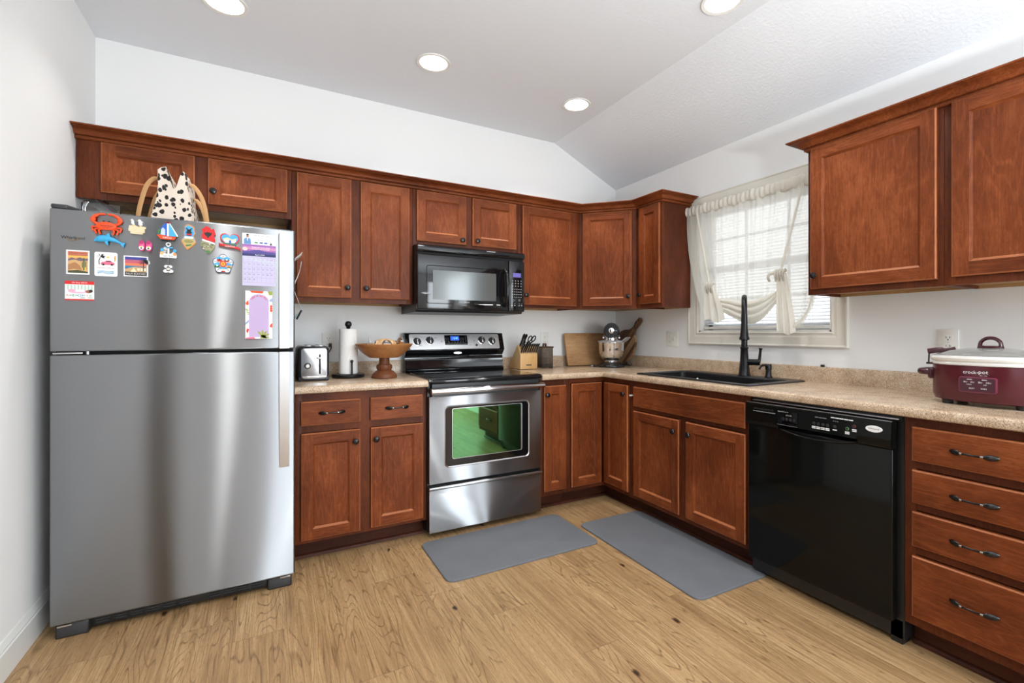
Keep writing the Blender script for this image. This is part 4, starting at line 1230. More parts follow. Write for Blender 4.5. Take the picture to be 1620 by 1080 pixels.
g.poly(ellipse(-4, -2, 30, 8, 20), 1.5, 1.9, pmat(236, 180, 206)); g.poly(ellipse(-24, 0, 10, 7, 14), 1.9, 2.2, pmat(232, 170, 190)); g.ell(26, -2, 9, 6, 1.9, 2.3, pmat(160, 100, 76), 14); g.ell(33, 0, 6, 6, 2.3, 2.6, pmat(50, 32, 28), 12); g.rect(-12, 14, -4, 5, 2.0, 2.3, W_, 2)
for ch, x, m in (('A', -36, RED), ('B', -18, GRN), ('CD', 2, BLU), ('S', 22, ORG)):
    g.txt(ch, x, -18, 8, 1.7, m)
    for k in range(2):
        g.rect(x+5, x+14, -17-3*k, -15.6-3*k, 1.2, 1.5, INKG)
for x in (6, 28):
    for k in range(2):
        g.rect(x-4, x+10, -26-3*k, -24.8-3*k, 1.2, 1.5, INKG)
g.done()
# calendar
g = Mag('wall_calendar', 'purple April calendar hanging on the freezer door', 'calendar', -2.817, -2.682, 1.400, 1.640)
LAV = pmat(196, 188, 216); PUR = pmat(126, 70, 160)
g.rect(-66, 66, -118, 118, 0, 1.5, LAV); g.rect(-66, 66, 68, 118, 1.5, 2, pmat(240, 240, 244))
for k in range(6):
    g.rect(-66, 66, 25+k*7.2, 32.2+k*7.2, 1.5, 2.0, [pmat(96, 60, 150), pmat(132, 80, 166), pmat(170, 104, 170), pmat(206, 140, 176), pmat(186, 120, 180), pmat(150, 90, 170)][k])
g.poly([(-66, 34), (-40, 38), (-20, 44), (0, 46), (20, 40), (44, 38), (66, 36), (66, 25), (-66, 25)], 2, 2.2, pmat(76, 66, 140)); g.ell(-56, 47, 10, 8, 2, 2.1, pmat(246, 200, 190))
g.rect(-66, 66, 16, 27, 1.5, 2.4, NVY); g.txt('April 2024', 2, 21.5, 7.5, 2.7, W_, 38)
g.txt('Gratitude turns what', 6, 56, 6.5, 2.4, W_, 72); g.txt('we have into enough.', 6, 47, 6, 2.4, W_, 72)
BLZ = pmat(96, 140, 190)
g.poly([(-60, 69), (-32, 69), (-34, 90), (-40, 98), (-52, 98), (-60, 90)], 2, 2.4, BLZ); g.poly([(-49, 98), (-43, 98), (-46, 80)], 2.4, 2.6, W_); g.ell(-46, 105, 5, 7, 2, 2.5, pmat(170, 116, 88), 14); g.ell(-46, 111, 5.2, 4, 2.5, 2.8, INKB, 12)
g.txt('Mike McCarthy Group', 10, 109, 6, 2.3, INKB, 60); g.txt('CENTURY REALTY', 6, 101, 4, 2.3, INKG, 46); g.txt('555-444-1221', 10, 91, 4.5, 2.3, INKB, 40)
for x, m in ((-12, pmat(40, 120, 70)), (8, pmat(60, 40, 140)), (26, BLU)):
    g.rect(x-7, x+6, 75, 81, 2, 2.3, m)
g.b.tube([(0.053+0.0095*math.cos(R(a_)), -0.0022, 0.098+0.0095*math.sin(R(a_))) for a_ in range(0, 360, 24)], 0.0006, INKG, 5, closed=True); g.txt('21', 53, 98, 6, 2.3, INKG)
g.poly([(40, 70), (52, 70), (49, 77), (47, 84), (44, 77)], 2, 2.3, INKB)
g.poly([(-66, 8), (-30, -4), (10, -14), (66, -30), (66, -6), (10, 6), (-30, 12), (-66, 14)], 1.5, 1.7, pmat(196, 196, 216))
for i in range(8):
    x = -62+i*17.7
    g.rect(x-0.3, x+0.3, -104, 10, 1.5, 1.9, pmat(150, 144, 170))
for k in range(6):
    z = 10-22.8*k
    g.rect(-62, 62, z-0.3, z+0.3, 1.5, 1.9, pmat(150, 144, 170))
d_ = 1
for k in range(5):
    for i in range(7):
        if (k == 0 and i < 1) or d_ > 30:
            continue
        g.txt(str(d_), -56+i*17.7, 2-22.8*k, 5, 2.0, INKB); d_ += 1
g.done()
# notepad
g = Mag('note_pad', 'lilac notepad with a floral border below the calendar', 'notepad', -2.804, -2.697, 1.1615, 1.379)
g.rect(-53, 53, -108, 108, 0, 9, pmat(244, 242, 240))
LIL = pmat(190, 166, 204)
for pts, m in (([(-36, 108), (18, 108), (14, 98), (-30, 100)], ORG), ([(34, 108), (53, 108), (53, 92), (40, 90)], pmat(150, 160, 60)), ([(-53, 52), (-42, 66), (-40, 46), (-48, 42)], ORG), ([(-53, -36), (-40, -22), (-40, -34), (-53, -46)], pmat(146, 166, 200)),
               ([(-53, -108), (-14, -108), (-20, -100), (-50, -102)], pmat(236, 110, 140)), ([(42, 70), (53, 78), (53, 60), (40, 62)], pmat(150, 170, 210)), ([(44, -44), (53, -36), (53, -58), (42, -54)], ORG), ([(-46, -60), (-39, -66), (-44, -84), (-50, -74)], RED)):
    g.poly(pts, 9, 9.4, m)
for z in (40, 30, 20):
    g.ell(48, z, 5, 6, 9, 9.5, ORG, 12)
for k in range(4):
    g.ell(-48+k*2.5, 24-k*7, 6, 2.5, 9, 9.4, pmat(150, 170, 70), 10)
arch = [(-39, -100), (39, -100), (39, 60)]+[(39*math.cos(R(a_)), 60+34*math.sin(R(a_))) for a_ in range(10, 180, 10)]+[(-39, 60)]
g.poly(arch, 9.4, 10, LIL)
for k in range(20):
    g.rect(-34, 34, 52-7.4*k, 52.5-7.4*k, 10, 10.2, pmat(180, 158, 196))
msg = 'notes on the good'
for i, ch in enumerate(msg):
    if ch == ' ':
        continue
    a_ = 155-i*130/(len(msg)-1)
    Mr = Matrix.Translation((0.031*math.cos(R(a_)), 0, 0.060+0.026*math.sin(R(a_)))) @ Matrix.Rotation(R(90-a_), 4, 'Y')
    g.b.text(ch, 0, 0, 0.0075 if ch in 'tdhg' else 0.0055, -0.0103, RED, M=Mr)
for a_ in (-20, 20, 55, 90, 130):
    c_, s_ = math.cos(R(a_)), math.sin(R(a_))
    g.poly([(14-3*s_, -100+3*c_), (14+20*c_-4*s_, -96+20*s_+4*c_), (14+32*c_, -94+28*s_), (14+20*c_+4*s_, -96+20*s_-4*c_), (14+3*s_, -100-3*c_)], 10, 10.6, pmat(150, 160, 58))
g.poly([(4, -106), (30, -106), (26, -92), (8, -92)], 10, 10.6, pmat(150, 160, 58))
g.done()

# papers clipped to the side of the refrigerator
FRX = -2.605
def sheet(name, label, cat, fn, m, nu=10, nv=4):
    b = B(); b.grid(fn, nu, nv, m)
    o = b.build(name, recalc=False, sharp=70)
    sm = o.modifiers.new('thickness', 'SOLIDIFY'); sm.thickness = 0.0012
    tag(o, label, cat)
PAP = mat('white_paper', rgb(232, 232, 234), 0.7)
sheet('folded_paper', 'white paper curling out from the refrigerator side, topmost', 'paper', lambda u, v: (FRX+0.003+0.034*u**1.6, -0.735+0.10*v, 1.545+0.012*math.sin(u*3.0)+0.040*u**3-0.004*v), PAP)
sheet('folded_paper', 'creased white envelope below the topmost curling paper', 'paper', lambda u, v: (FRX+0.003+0.030*math.sin(u*1.5), -0.735+0.12*v, 1.435+0.105*u-0.012*v), PAP)
sheet('paper_strip', 'narrow white paper strip sticking out low on the refrigerator side', 'paper', lambda u, v: (FRX+0.004+0.036*u, -0.72+0.035*v, 1.395-0.105*u), PAP)
b = B(); b.box(-0.001, 0.001, -0.03, 0.03, -0.060, 0.0, pmat(40, 160, 160)); b.box(0.001, 0.0016, -0.02, 0.02, -0.05, -0.02, W_); 
o = b.build('teal_packet', None, (FRX+0.016, -0.71, 1.282)); o.rotation_euler = (0, R(28), 0); tag(o, 'teal patterned packet hanging low on the refrigerator side', 'packet')
b = B(); b.tube([(0, 0, 0), (0.021, 0, 0.045)], 0.0045, BPLAS, 8)
tag(b.build('black_marker', None, (FRX+0.012, -0.745, 1.255)), 'black marker pen beside the teal packet on the refrigerator side', 'marker')

# ------------------------------------------------------------------ on top of the refrigerator
def bag_mat():
    t = NT('spotted_cream_canvas')
    v = t.coords('Object', False)
    n = t.noise(v, 38, 2)
    vo = t.n('ShaderNodeTexVoronoi'); vo.inputs['Scale'].default_value = 1.0
    d = t.vmath('ADD', t.scaled(v, 46, 29, 38), t.vmath('MULTIPLY', t.n('ShaderNodeTexNoise').outputs['Color'], (0.6, 0.6, 0.6)))
    t.l(d, vo.inputs['Vector'])
    sp = t.n('ShaderNodeSeparateColor'); t.l(vo.outputs['Color'], sp.inputs[0])
    th = t.math('ADD', t.math('MULTIPLY', sp.outputs[0], 0.20), 0.31)
    s = t.math('LESS_THAN', t.math('ADD', vo.outputs['Distance'], t.math('MULTIPLY', t.math('SUBTRACT', n, 0.5), 0.30)), th)
    t.set(col=t.mix(s, rgb(226, 210, 194), rgb(34, 28, 28)), rough=0.8)
    return t.m
BAGM = bag_mat()
LEATH = mat('tan_strap', rgb(196, 148, 96), 0.55)
t = thing('tote_bag', 'cream tote bag with black spots and tan straps on the refrigerator', 'bag', (-3.098, -0.46, 1.671))
b = B()
outl = [(-0.080, 0.0), (-0.083, 0.05), (-0.070, 0.10), (-0.058, 0.16), (-0.057, 0.23), (-0.058, 0.262), (-0.044, 0.274), (-0.026, 0.280), (-0.016, 0.255), (-0.004, 0.20), (0.006, 0.180), (0.016, 0.20), (0.028, 0.245), (0.038, 0.268), (0.050, 0.258), (0.054, 0.235), (0.055, 0.17), (0.066, 0.12), (0.074, 0.06), (0.070, 0.0)]
def ring(y, k, kz):
    return [b.v((x*k, y, z*kz)) for x, z in outl]
rs = [ring(-0.150, 0.93, 0.985), ring(-0.143, 0.99, 1.0), ring(-0.05, 1.06, 1.0), ring(0.05, 1.06, 0.99), ring(0.143, 0.99, 0.99), ring(0.150, 0.93, 0.98)]
for p, q in zip(rs, rs[1:]):
    n = len(p)
    for i in range(n):
        b.f([p[i], p[(i+1) % n], q[(i+1) % n], q[i]], BAGM)
b.f(rs[0][::-1], BAGM); b.f(rs[-1], BAGM)
b.build('body', t, sharp=50)
b = B(); b.prism([(-0.022, 0.272), (-0.008, 0.235), (0.004, 0.185), (0.003, 0.182), (-0.010, 0.225)], 'y', -0.156, -0.151, SLOT); b.build('painted_opening_shadow', t)  # dark sliver painting the shade in the bag's mouth
for s, pts in ((-1, [(-0.058, 0.235), (-0.082, 0.232), (-0.108, 0.195), (-0.128, 0.12), (-0.139, 0.06), (-0.143, 0.012)]), (-1, [(-0.058, 0.205), (-0.076, 0.200), (-0.094, 0.165), (-0.110, 0.10), (-0.120, 0.05), (-0.124, 0.012)]),
               (1, [(0.054, 0.222), (0.074, 0.215), (0.100, 0.175), (0.116, 0.12), (0.124, 0.06), (0.128, 0.012)]), (1, [(0.055, 0.185), (0.072, 0.178), (0.090, 0.15), (0.104, 0.105), (0.112, 0.05), (0.115, 0.012)])):
    b = B()
    first = abs(pts[1][1]) > 0.21
    y = (-0.09 if s < 0 else -0.10) if first else (0.02 if s < 0 else 0.03)
    P_ = bez([(x, y+0.02*i/5, z) for i, (x, z) in enumerate(pts)], 6)
    b.tube(P_, [0.0095 if i > 5 else 0.004+0.001*i for i in range(len(P_))], LEATH, 10, flat=0.22, up=(0, 0, 1)); b.build('strap', t)
for lab, x, yb_, wd, dp, hh in (('clear acrylic bin on the refrigerator next to the left wall', -3.338, -0.53, 0.13, 0.24, 0.085), ('narrow clear acrylic bin on the refrigerator left of the tote bag', -3.262, -0.22, 0.06, 0.34, 0.080)):
    b = B()
    e = 0.004
    y0, y1 = -dp/2, dp/2
    b.box(-wd/2, wd/2, y0, y1, 0, e, CLEARG); b.box(-wd/2, wd/2, y0, y0+e, e, hh*0.82, CLEARG); b.box(-wd/2, wd/2, y1-e, y1, e, hh, CLEARG)
    for s in (-1, 1):
        xx = s*(wd/2-e/2)
        b.prism([(y0+e, e), (y1-e, e), (y1-e, hh), (y0+0.04, hh), (y0+e, hh*0.82)], 'x', xx-e/2, xx+e/2, CLEARG)
    b.tube([(-wd/2+0.012, y0-0.004, 0.02), (-wd/2+0.012, y0-0.012, hh*0.55), (-wd/2+0.02, y0-0.004, hh*0.86)], 0.005, CLEARG, 8)
    o = b.build('acrylic_bin', None, (x, yb_, 1.671)); tag(o, lab, 'bin')

# ------------------------------------------------------------------ range
RX = -1.531
t = thing('electric_range', 'stainless and black glass-top electric range under the microwave', 'stove', (RX, 0, 0))
RW = 0.375
b = B(); b.box(-RW, RW, -0.622, -0.03, 0.03, 0.898, BPLAS); 
for sx in (-0.33, 0.33):
    for sy in (-0.55, -0.1):
        b.lathe([(0.018, 0.0), (0.018, 0.032)], (sx, sy, 0), BPLAS, 10)
b.build('body', t)
b = B()
b.prism([(-0.030, 0.8985), (-0.640, 0.8985), (-0.655, 0.893), (-0.662, 0.900), (-0.662, 0.912), (-0.650, 0.920), (-0.62, 0.921), (-0.030, 0.921)], 'x', -RW, RW, BGLOSS, 0.002)
b.box(-RW+0.02, RW-0.02, -0.625, -0.12, 0.9205, 0.9225, BGLASS)
ringm = mat('burner_ring_print', (0.03, 0.03, 0.032, 1), 0.2)
for x, y, r in ((-0.19, -0.26, 0.075), (0.19, -0.26, 0.10), (-0.19, -0.50, 0.11), (0.19, -0.50, 0.085)):
    b.lathe([(r, 0.92255), (r+0.004, 0.92255)], (x, y, 0), ringm, 40, cap=False)
b.build('cooktop', t, sharp=30)
b = B()
# lower backguard and housing
b.prism([(-0.03, 0.921), (-0.105, 0.921), (-0.108, 0.935), (-0.090, 0.942), (-0.083, 1.00), (-0.085, 1.018), (-0.078, 1.022), (-0.078, 1.030), (-0.088, 1.032), (-0.100, 1.052), (-0.118, 1.066), (-0.118, 1.072), (-0.078, 1.186), (-0.030, 1.190)], 'x', -RW+0.006, RW-0.006, BGLOSS, 0.002)
b.box(-0.27, 0.10, -0.0865, -0.080, 1.0225, 1.0290, SLOT)
b.build('backguard', t, sharp=30)
Mt = Matrix.Translation((0, -0.1190, 1.070)) @ Matrix.Rotation(-math.atan2(0.040, 0.116), 4, 'X')
b = B(); b.M = Mt
b.prism(rrect(-0.342, 0.330, 0.004, 0.114, 0.008), 'y', -0.004, 0.004, mat('silver_panel', (0.62, 0.62, 0.625, 1), 0.45, metal=0.7), 0.001)
for x, z in ((-0.268, 0.030), (0.10, 0.03), (0.245, 0.030), (-0.31, 0.09), (0.315, 0.09), (-0.155, 0.085), (0.09, 0.10)):
    b.box(x-0.010, x+0.010, -0.0046, -0.004, z, z+0.0025, INKG)
b.box(-0.118, -0.112, -0.0046, -0.004, 0.055, 0.066, INKG); b.box(0.128, 0.134, -0.0046, -0.004, 0.060, 0.071, INKG)
cp_ = b.build('control_panel', t)
b = B(); b.M = Mt
b.prism(rrect(-0.092, 0.080, 0.034, 0.106, 0.004), 'y', -0.0055, -0.0035, BGLASS)
b.box(-0.048, 0.016, -0.0062, -0.005, 0.066, 0.098, LCDB); b.text('12:48', -0.012, 0.083, 0.013, -0.0066, LCDT, w=0.034)
for i in range(6):
    b.prism(ellipse(-0.060+i*0.021, 0.049, 0.0055, 0.0045, 10), 'y', -0.0062, -0.0054, DGREY); b.box(-0.064+i*0.021, -0.056+i*0.021, -0.0066, -0.0061, 0.0565, 0.058, INKG)
for k in range(4):
    for x in (-0.082, -0.066, 0.030, 0.046, 0.066):
        if x == 0.066 or k < 3:
            b.box(x-0.004, x+0.004, -0.0062, -0.0054, 0.060+k*0.011, 0.0625+k*0.011, INKG)
b.build('display', cp_)
for x, z in ((-0.290, 0.060), (-0.200, 0.067), (0.190, 0.067), (0.272, 0.060)):
    b = B(); b.M = Mt
    b.lathe([(0.0285, 0.004), (0.0285, 0.007), (0.0262, 0.008)], (x, 0, z), CHROME, 28, 'y')
    b.lathe([(0.0255, 0.006), (0.0245, 0.016), (0.0225, 0.0185)], (x, 0, z), BPLAS, 28, 'y')
    b.box(x-0.005, x+0.005, -0.030, -0.016, z-0.0215, z+0.0215, BPLAS, 0.003); b.box(x-0.001, x+0.001, -0.0306, -0.029, z+0.006, z+0.018, INK)
    b.build('knob', cp_)
b = B(); b.M = Mt; b.lathe([(0.0085, 0.004), (0.008, 0.010)], (0.146, 0, 0.030), BGLOSS, 16, 'y'); b.build('button', cp_)
b = B(); b.prism(ellipse(0.004, 1.046, 0.030, 0.0085, 28), 'y', -0.1085, -0.098, SILVER); b.text('Whirlpool', 0.004, 1.0455, 0.006, -0.1090, INKB, w=0.038); b.build('badge', t)
# oven door
b = B()
b.box(-RW+0.002, RW-0.002, -0.655, -0.624, 0.312, 0.818, STEEL, 0.004)
d = b.build('oven_door', t)
b = B()
oz = rrect(-0.282, 0.286, 0.396, 0.762, 0.028, 6); iz = rrect(-0.272, 0.276, 0.406, 0.752, 0.022, 6)
A_ = [b.v((x, -0.6555, z)) for x, z in oz]; A2 = [b.v((x, -0.6600, z)) for x, z in rrect(-0.278, 0.282, 0.400, 0.758, 0.025, 6)]; C_ = [b.v((x, -0.6565, z)) for x, z in iz]
for p, q in ((A_, A2), (A2, C_)):
    for i in range(len(p)):
        b.f([p[i], p[(i+1) % len(p)], q[(i+1) % len(p)], q[i]], SILVER)
b.build('window_trim', d)
b = B()
b.prism(iz, 'y', -0.6575, -0.6552, BGLASS); b.prism(rrect(-0.236, 0.232, 0.446, 0.744, 0.012), 'y', -0.6585, -0.6574, SILVER); b.prism(rrect(-0.233, 0.222, 0.449, 0.741, 0.010), 'y', -0.6592, -0.6584, GREENG)  # silver left wider at the right to draw in a reflection
b.build('oven_window', d)
b = B()
hp = [(-0.680, 0.833), (-0.706, 0.838), (-0.712, 0.850), (-0.708, 0.862), (-0.690, 0.870), (-0.680, 0.868)]
b.prism(hp, 'x', -RW+0.001, RW-0.001, STEELB, 0.003)
for s in (-1, 1):
    b.box(s*(RW-0.018)-0.016, s*(RW-0.018)+0.016, -0.684, -0.6555, 0.836, 0.866, BPLAS)
b.box(-RW+0.02, RW-0.02, -0.650, -0.640, 0.8185, 0.890, BPLAS)
b.build('handle', d, sharp=50)
b = B()
b.box(-RW+0.002, RW-0.002, -0.655, -0.624, 0.030, 0.284, STEEL, 0.004)
b.prism([(-0.640, 0.278), (-0.656, 0.276), (-0.668, 0.281), (-0.671, 0.289), (-0.666, 0.297), (-0.640, 0.299)], 'x', -RW-0.001, RW+0.001, STEELB, 0.003)
b.build('storage_drawer', t)

# ------------------------------------------------------------------ microwave
t = thing('microwave_oven', 'black over-the-range microwave above the stove', 'microwave', (-1.5245, 0, 0))
MW = 0.3785
b = B()
b.box(-MW, MW, -0.372, -0.003, 1.335, 1.7465, BPLAS); b.prism([(-0.003, 1.318), (-0.36, 1.322), (-0.372, 1.335), (-0.003, 1.335)], 'x', -MW, MW, BPLAS)
b.build('case', t)
b = B()
b.prism([(-0.372, 1.700), (-0.404, 1.700), (-0.412, 1.708), (-0.410, 1.732), (-0.398, 1.745), (-0.372, 1.745)], 'x', -MW, MW, BGLOSS, 0.003); b.box(-MW+0.004, MW-0.004, -0.392, -0.372, 1.684, 1.700, SLOT)
b.build('vent_grille', t, sharp=30)
b = B()
b.box(-MW, 0.256, -0.405, -0.3725, 1.336, 1.684, BGLOSS, 0.006, 3)
d = b.build('door', t)
b = B()
fr = rrect(-0.322, 0.206, 1.374, 1.617, 0.016, 5); fr2 = rrect(-0.318, 0.202, 1.378, 1.613, 0.013, 5)
A_ = [b.v((x, -0.4052, z)) for x, z in fr]; A2 = [b.v((x, -0.4072, z)) for x, z in rrect(-0.320, 0.204, 1.376, 1.615, 0.015, 5)]; C_ = [b.v((x, -0.4056, z)) for x, z in fr2]
for p, q in ((A_, A2), (A2, C_)):
    for i in range(len(p)):
        b.f([p[i], p[(i+1) % len(p)], q[(i+1) % len(p)], q[i]], BGLOSS)
b.prism(rrect(-0.280, 0.160, 1.402, 1.587, 0.003), 'y', -0.4066, -0.4045, MWGLASS)
b.text('Whirlpool', -0.052, 1.388, 0.008, -0.4064, INK, w=0.036)
b.build('window', d)
b = B()
b.tube(bez([(0.222, -0.406, 1.372), (0.226, -0.432, 1.392), (0.226, -0.446, 1.44), (0.226, -0.449, 1.495), (0.226, -0.446, 1.55), (0.226, -0.432, 1.598), (0.222, -0.406, 1.616)], 5), 0.0115, BGLOSS, 14); b.build('handle', d)
b = B(); b.box(0.2585, MW, -0.405, -0.3725, 1.336, 1.684, BGLOSS, 0.005, 3); cp_ = b.build('control_panel', t)
b = B(); b.box(0.288, 0.350, -0.4062, -0.4045, 1.573, 1.602, LCD); b.build('display', cp_)
b = B()
for k, z in enumerate((1.548, 1.530, 1.512, 1.490, 1.472, 1.454, 1.436)):
    for i in range(4 if k < 3 else 5):
        x = 0.286+i*(0.0215 if k < 3 else 0.016)
        b.prism(ellipse(x, z, 0.0042, 0.0038, 8), 'y', -0.4060, -0.4049, INKG); b.box(x-0.0025, x+0.0025, -0.4063, -0.4058, z-0.001, z+0.001, INK)
for x, z in ((0.293, 1.413), (0.338, 1.416)):
    b.prism(ellipse(x, z, 0.0085, 0.0085, 14), 'y', -0.4062, -0.4049, INKG); b.prism(ellipse(x, z, 0.0045, 0.0045, 10), 'y', -0.4066, -0.4049, BGLOSS)
for x in (0.280, 0.302, 0.336, 0.356):
    b.box(x-0.004, x+0.004, -0.4060, -0.4049, 1.376, 1.379, INK); b.box(x-0.003, x+0.003, -0.4060, -0.4049, 1.387, 1.392, INKG)
b.build('keypad', cp_)

# ------------------------------------------------------------------ dishwasher
t = thing('dishwasher', 'black built-in dishwasher between sink cabinet and drawers', 'dishwasher', (0, -1.789, 0), -PI/2)
DW = 0.640
b = B(); b.box(0.0, DW, -0.600, -0.03, 0.02, 0.868, BPLAS)
b.box(0.004, DW-0.004, -0.606, -0.600, 0.850, 0.868, BPLAS); b.box(0.02, DW-0.006, -0.630, -0.606, 0.8600, 0.8635, SILVER)
b.build('tub', t)
b = B(); b.box(0.004, DW-0.022, -0.642, -0.601, 0.090, 0.748, BDOOR, 0.006, 3); d = b.build('door', t)
b = B(); b.box(0.012, DW-0.006, -0.565, -0.545, 0.0, 0.088, BPLAS); b.box(DW-0.045, DW-0.006, -0.60, -0.545, 0.0, 0.088, BPLAS); b.build('kick_plate', t)
b = B()
NX = 30
def ctrl(u, v):
    x = 0.002+(DW-0.022)*u
    dip = 0.016*max(0, 1-((x-0.33)/0.17)**2)**1.0 if abs(x-0.33) < 0.17 else 0
    zb_ = 0.744-0.0
    pr = [(-0.604, 0.852), (-0.648, 0.853), (-0.654, 0.848), (-0.658, 0.80), (-0.659, 0.765), (-0.655+0.02*(dip > 0), zb_+0.006+dip*0.8), (-0.642, zb_-0.002+dip)]
    k = v*(len(pr)-1); i = min(int(k), len(pr)-2); f_ = k-i
    return (x, lerp(pr[i][0], pr[i+1][0], f_), lerp(pr[i][1], pr[i+1][1], f_))
b.grid(ctrl, 64, 6, BDOOR)
for xs in (0.002, 0.002+DW-0.022):
    b.quad([(xs, -0.604, 0.852), (xs, -0.648, 0.853), (xs, -0.658, 0.80), (xs, -0.655, 0.75), (xs, -0.604, 0.742)], BDOOR)
b.box(0.002, DW-0.020, -0.650, -0.646, 0.8515, 0.8535, SILVER)
cp_ = b.build('control_panel', t, sharp=45)
b = B()
b.tube(bez([(0.155, -0.640, 0.752), (0.22, -0.658, 0.738), (0.33, -0.664, 0.730), (0.44, -0.658, 0.738), (0.505, -0.640, 0.752)], 8), [0.003]*4+[0.006]*25+[0.003]*4, BDOOR, 10); b.build('handle_lip', cp_)
b = B()
FY = -0.6592
def pr(x0, x1, z0, z1, m, y=FY):
    b.box(x0, x1, y-0.0006, y+0.004, z0, z1, m)
for i in range(10):
    pr(0.048+i*0.010, 0.0545+i*0.010, 0.822, 0.829, SLOT)
pr(0.044, 0.156, 0.812, 0.8155, INKG); b.build('vent', cp_); b = B(); pr(0.166, 0.262, 0.772, 0.832, BGLASS); b.build('display_window', cp_); b = B(); pr(0.166, 0.262, 0.768, 0.7695, INKG)
b.text('Quiet Partner II', 0.195, 0.829, 0.006, FY-0.001, INK, w=0.048); b.text('CYCLES', 0.222, 0.815, 0.005, FY-0.001, INK, w=0.026)
def btn(x, z, lines, ringm=DGREY):
    c = B(); c.lathe([(0.0065, 0.0), (0.0065, 0.002), (0.005, 0.0022)], (x, FY+0.001, z), ringm, 14, 'y'); c.lathe([(0.0050, 0.001), (0.0045, 0.0032)], (x, FY+0.001, z), BPLAS, 12, 'y'); c.build('button', cp_)
    for k in range(lines):
        pr(x-0.008, x+0.008, z-0.016-k*0.006, z-0.012-k*0.006, INK)
for i, x in enumerate((0.195, 0.212, 0.229, 0.247)):
    btn(x, 0.797, (2, 1, 1, 2)[i])
for i, x in enumerate((0.333, 0.352, 0.371, 0.390)):
    btn(x, 0.800, (2, 2, 2, 2)[i])
btn(0.419, 0.800, 1)
GRNR = mat('green_ring', rgb(90, 150, 90), 0.4); REDR = mat('red_ring', rgb(120, 60, 50), 0.4)
btn(0.467, 0.800, 2, GRNR); btn(0.493, 0.814, 2, REDR)
for i, x in enumerate((0.345, 0.362, 0.378)):
    pr(x-0.007, x+0.006, 0.826, 0.829, INKG)
for i in range(5):
    pr(0.403+i*0.0175, 0.417+i*0.0175, 0.834, 0.8375, INK)
for i in range(3):
    pr(0.412+i*0.008, 0.415+i*0.008, 0.820, 0.824, INKG)
b.build('printed_labels', cp_)
b = B(); b.prism(ellipse(0.563, 0.816, 0.029, 0.0125, 28), 'y', FY-0.0015, FY+0.004, W_); b.text('Whirlpool', 0.563, 0.816, 0.0075, FY-0.0020, INKB, w=0.038); b.build('badge', cp_)

# ------------------------------------------------------------------ wall plates
def slots(b, cz, m=SLOT):
    b.prism(rrect(-0.017, 0.017, cz-0.0145, cz+0.0145, 0.0135, 5), 'y', -0.0075, -0.004, WHITE)
    b.box(-0.0078, -0.0058, -0.0082, -0.006, cz-0.001, cz+0.008, m); b.box(0.0056, 0.0076, -0.0082, -0.006, cz-0.001, cz+0.007, m)
    b.prism(ellipse(0, cz-0.0075, 0.0025, 0.0025, 8), 'y', -0.0082, -0.006, m)
def outlet(name, label, loc, rz):
    t = thing(name, label, 'outlet', loc, rz)
    b = B(); b.prism(rrect(-0.0375, 0.0375, -0.0585, 0.0585, 0.004, 3), 'y', -0.0055, -0.0006, OFFW, 0.0015); b.lathe([(0.003, 0.005), (0.0025, 0.0065)], (0, 0, 0), SILVER, 10, 'y'); b.build('cover_plate', t)
    b = B(); slots(b, 0.0195); slots(b, -0.0195); b.build('receptacle', t)
    return t
outlet('wall_outlet', 'white wall outlet behind the toaster and paper towels', (-2.373, 0, 1.130), 0)
outlet('wall_outlet', 'white wall outlet above the walnut-lidded canister', (-0.742, 0, 1.135), 0)
outlet('wall_outlet', 'white wall outlet behind the slow cooker', (0, -2.352, 1.146), -PI/2)
t = thing('switch_plate', 'white double wall plate with outlet and switch left of the window', 'switch', (0, -0.676, 1.142), -PI/2)
b = B(); b.prism(rrect(-0.058, 0.058, -0.0585, 0.0585, 0.004, 3), 'y', -0.0055, -0.0006, OFFW, 0.0015); b.build('cover_plate', t)
b = B(); b.M = Matrix.Translation((-0.023, 0, 0)); slots(b, 0.0195); slots(b, -0.0195); b.build('receptacle', t)
b = B(); b.box(0.018, 0.028, -0.0065, -0.005, -0.012, 0.012, WHITE); b.prism([(-0.006, -0.004), (-0.018, 0.006), (-0.016, 0.010), (-0.006, 0.006)], 'x', 0.0195, 0.0265, WHITE); b.build('toggle', t)

# ------------------------------------------------------------------ left counter: toaster, paper towels, bowl
ZT = 0.9144
t = thing('toaster', 'chrome two-slice toaster beside the refrigerator', 'toaster', (-2.487, -0.225, ZT))
b = B()
b.box(-0.083, 0.083, -0.135, 0.135, 0.018, 0.198, BPLAS, 0.022, 4); b.box(-0.080, 0.080, -0.138, 0.132, 0.0, 0.026, BPLAS, 0.006)
b.build('shell', t)
b = B()
b.prism(rrect(-0.064, 0.068, 0.016, 0.186, 0.012), 'y', -0.145, -0.130, mat('brushed_toaster_steel', (0.36, 0.36, 0.37, 1), 0.26, metal=1.0), 0.003); b.box(-0.060, 0.064, -0.1475, -0.144, 0.020, 0.030, CHROME, 0.001)
b.build('front_panel', t)
b = B(); b.box(0.0265, 0.0355, -0.1465, -0.144, 0.040, 0.152, SLOT); b.build('lever_slot', t)
b = B(); b.box(0.016, 0.046, -0.162, -0.145, 0.126, 0.136, SILVER, 0.003); b.build('lever', t)
b = B(); b.lathe([(0.0175, 0.144), (0.0175, 0.150), (0.015, 0.152)], (-0.033, 0, 0.088), BPLAS, 24, 'y'); b.lathe([(0.012, 0.150), (0.011, 0.162), (0.009, 0.164)], (-0.033, 0, 0.088), CHROME, 20, 'y'); b.build('dial', t)
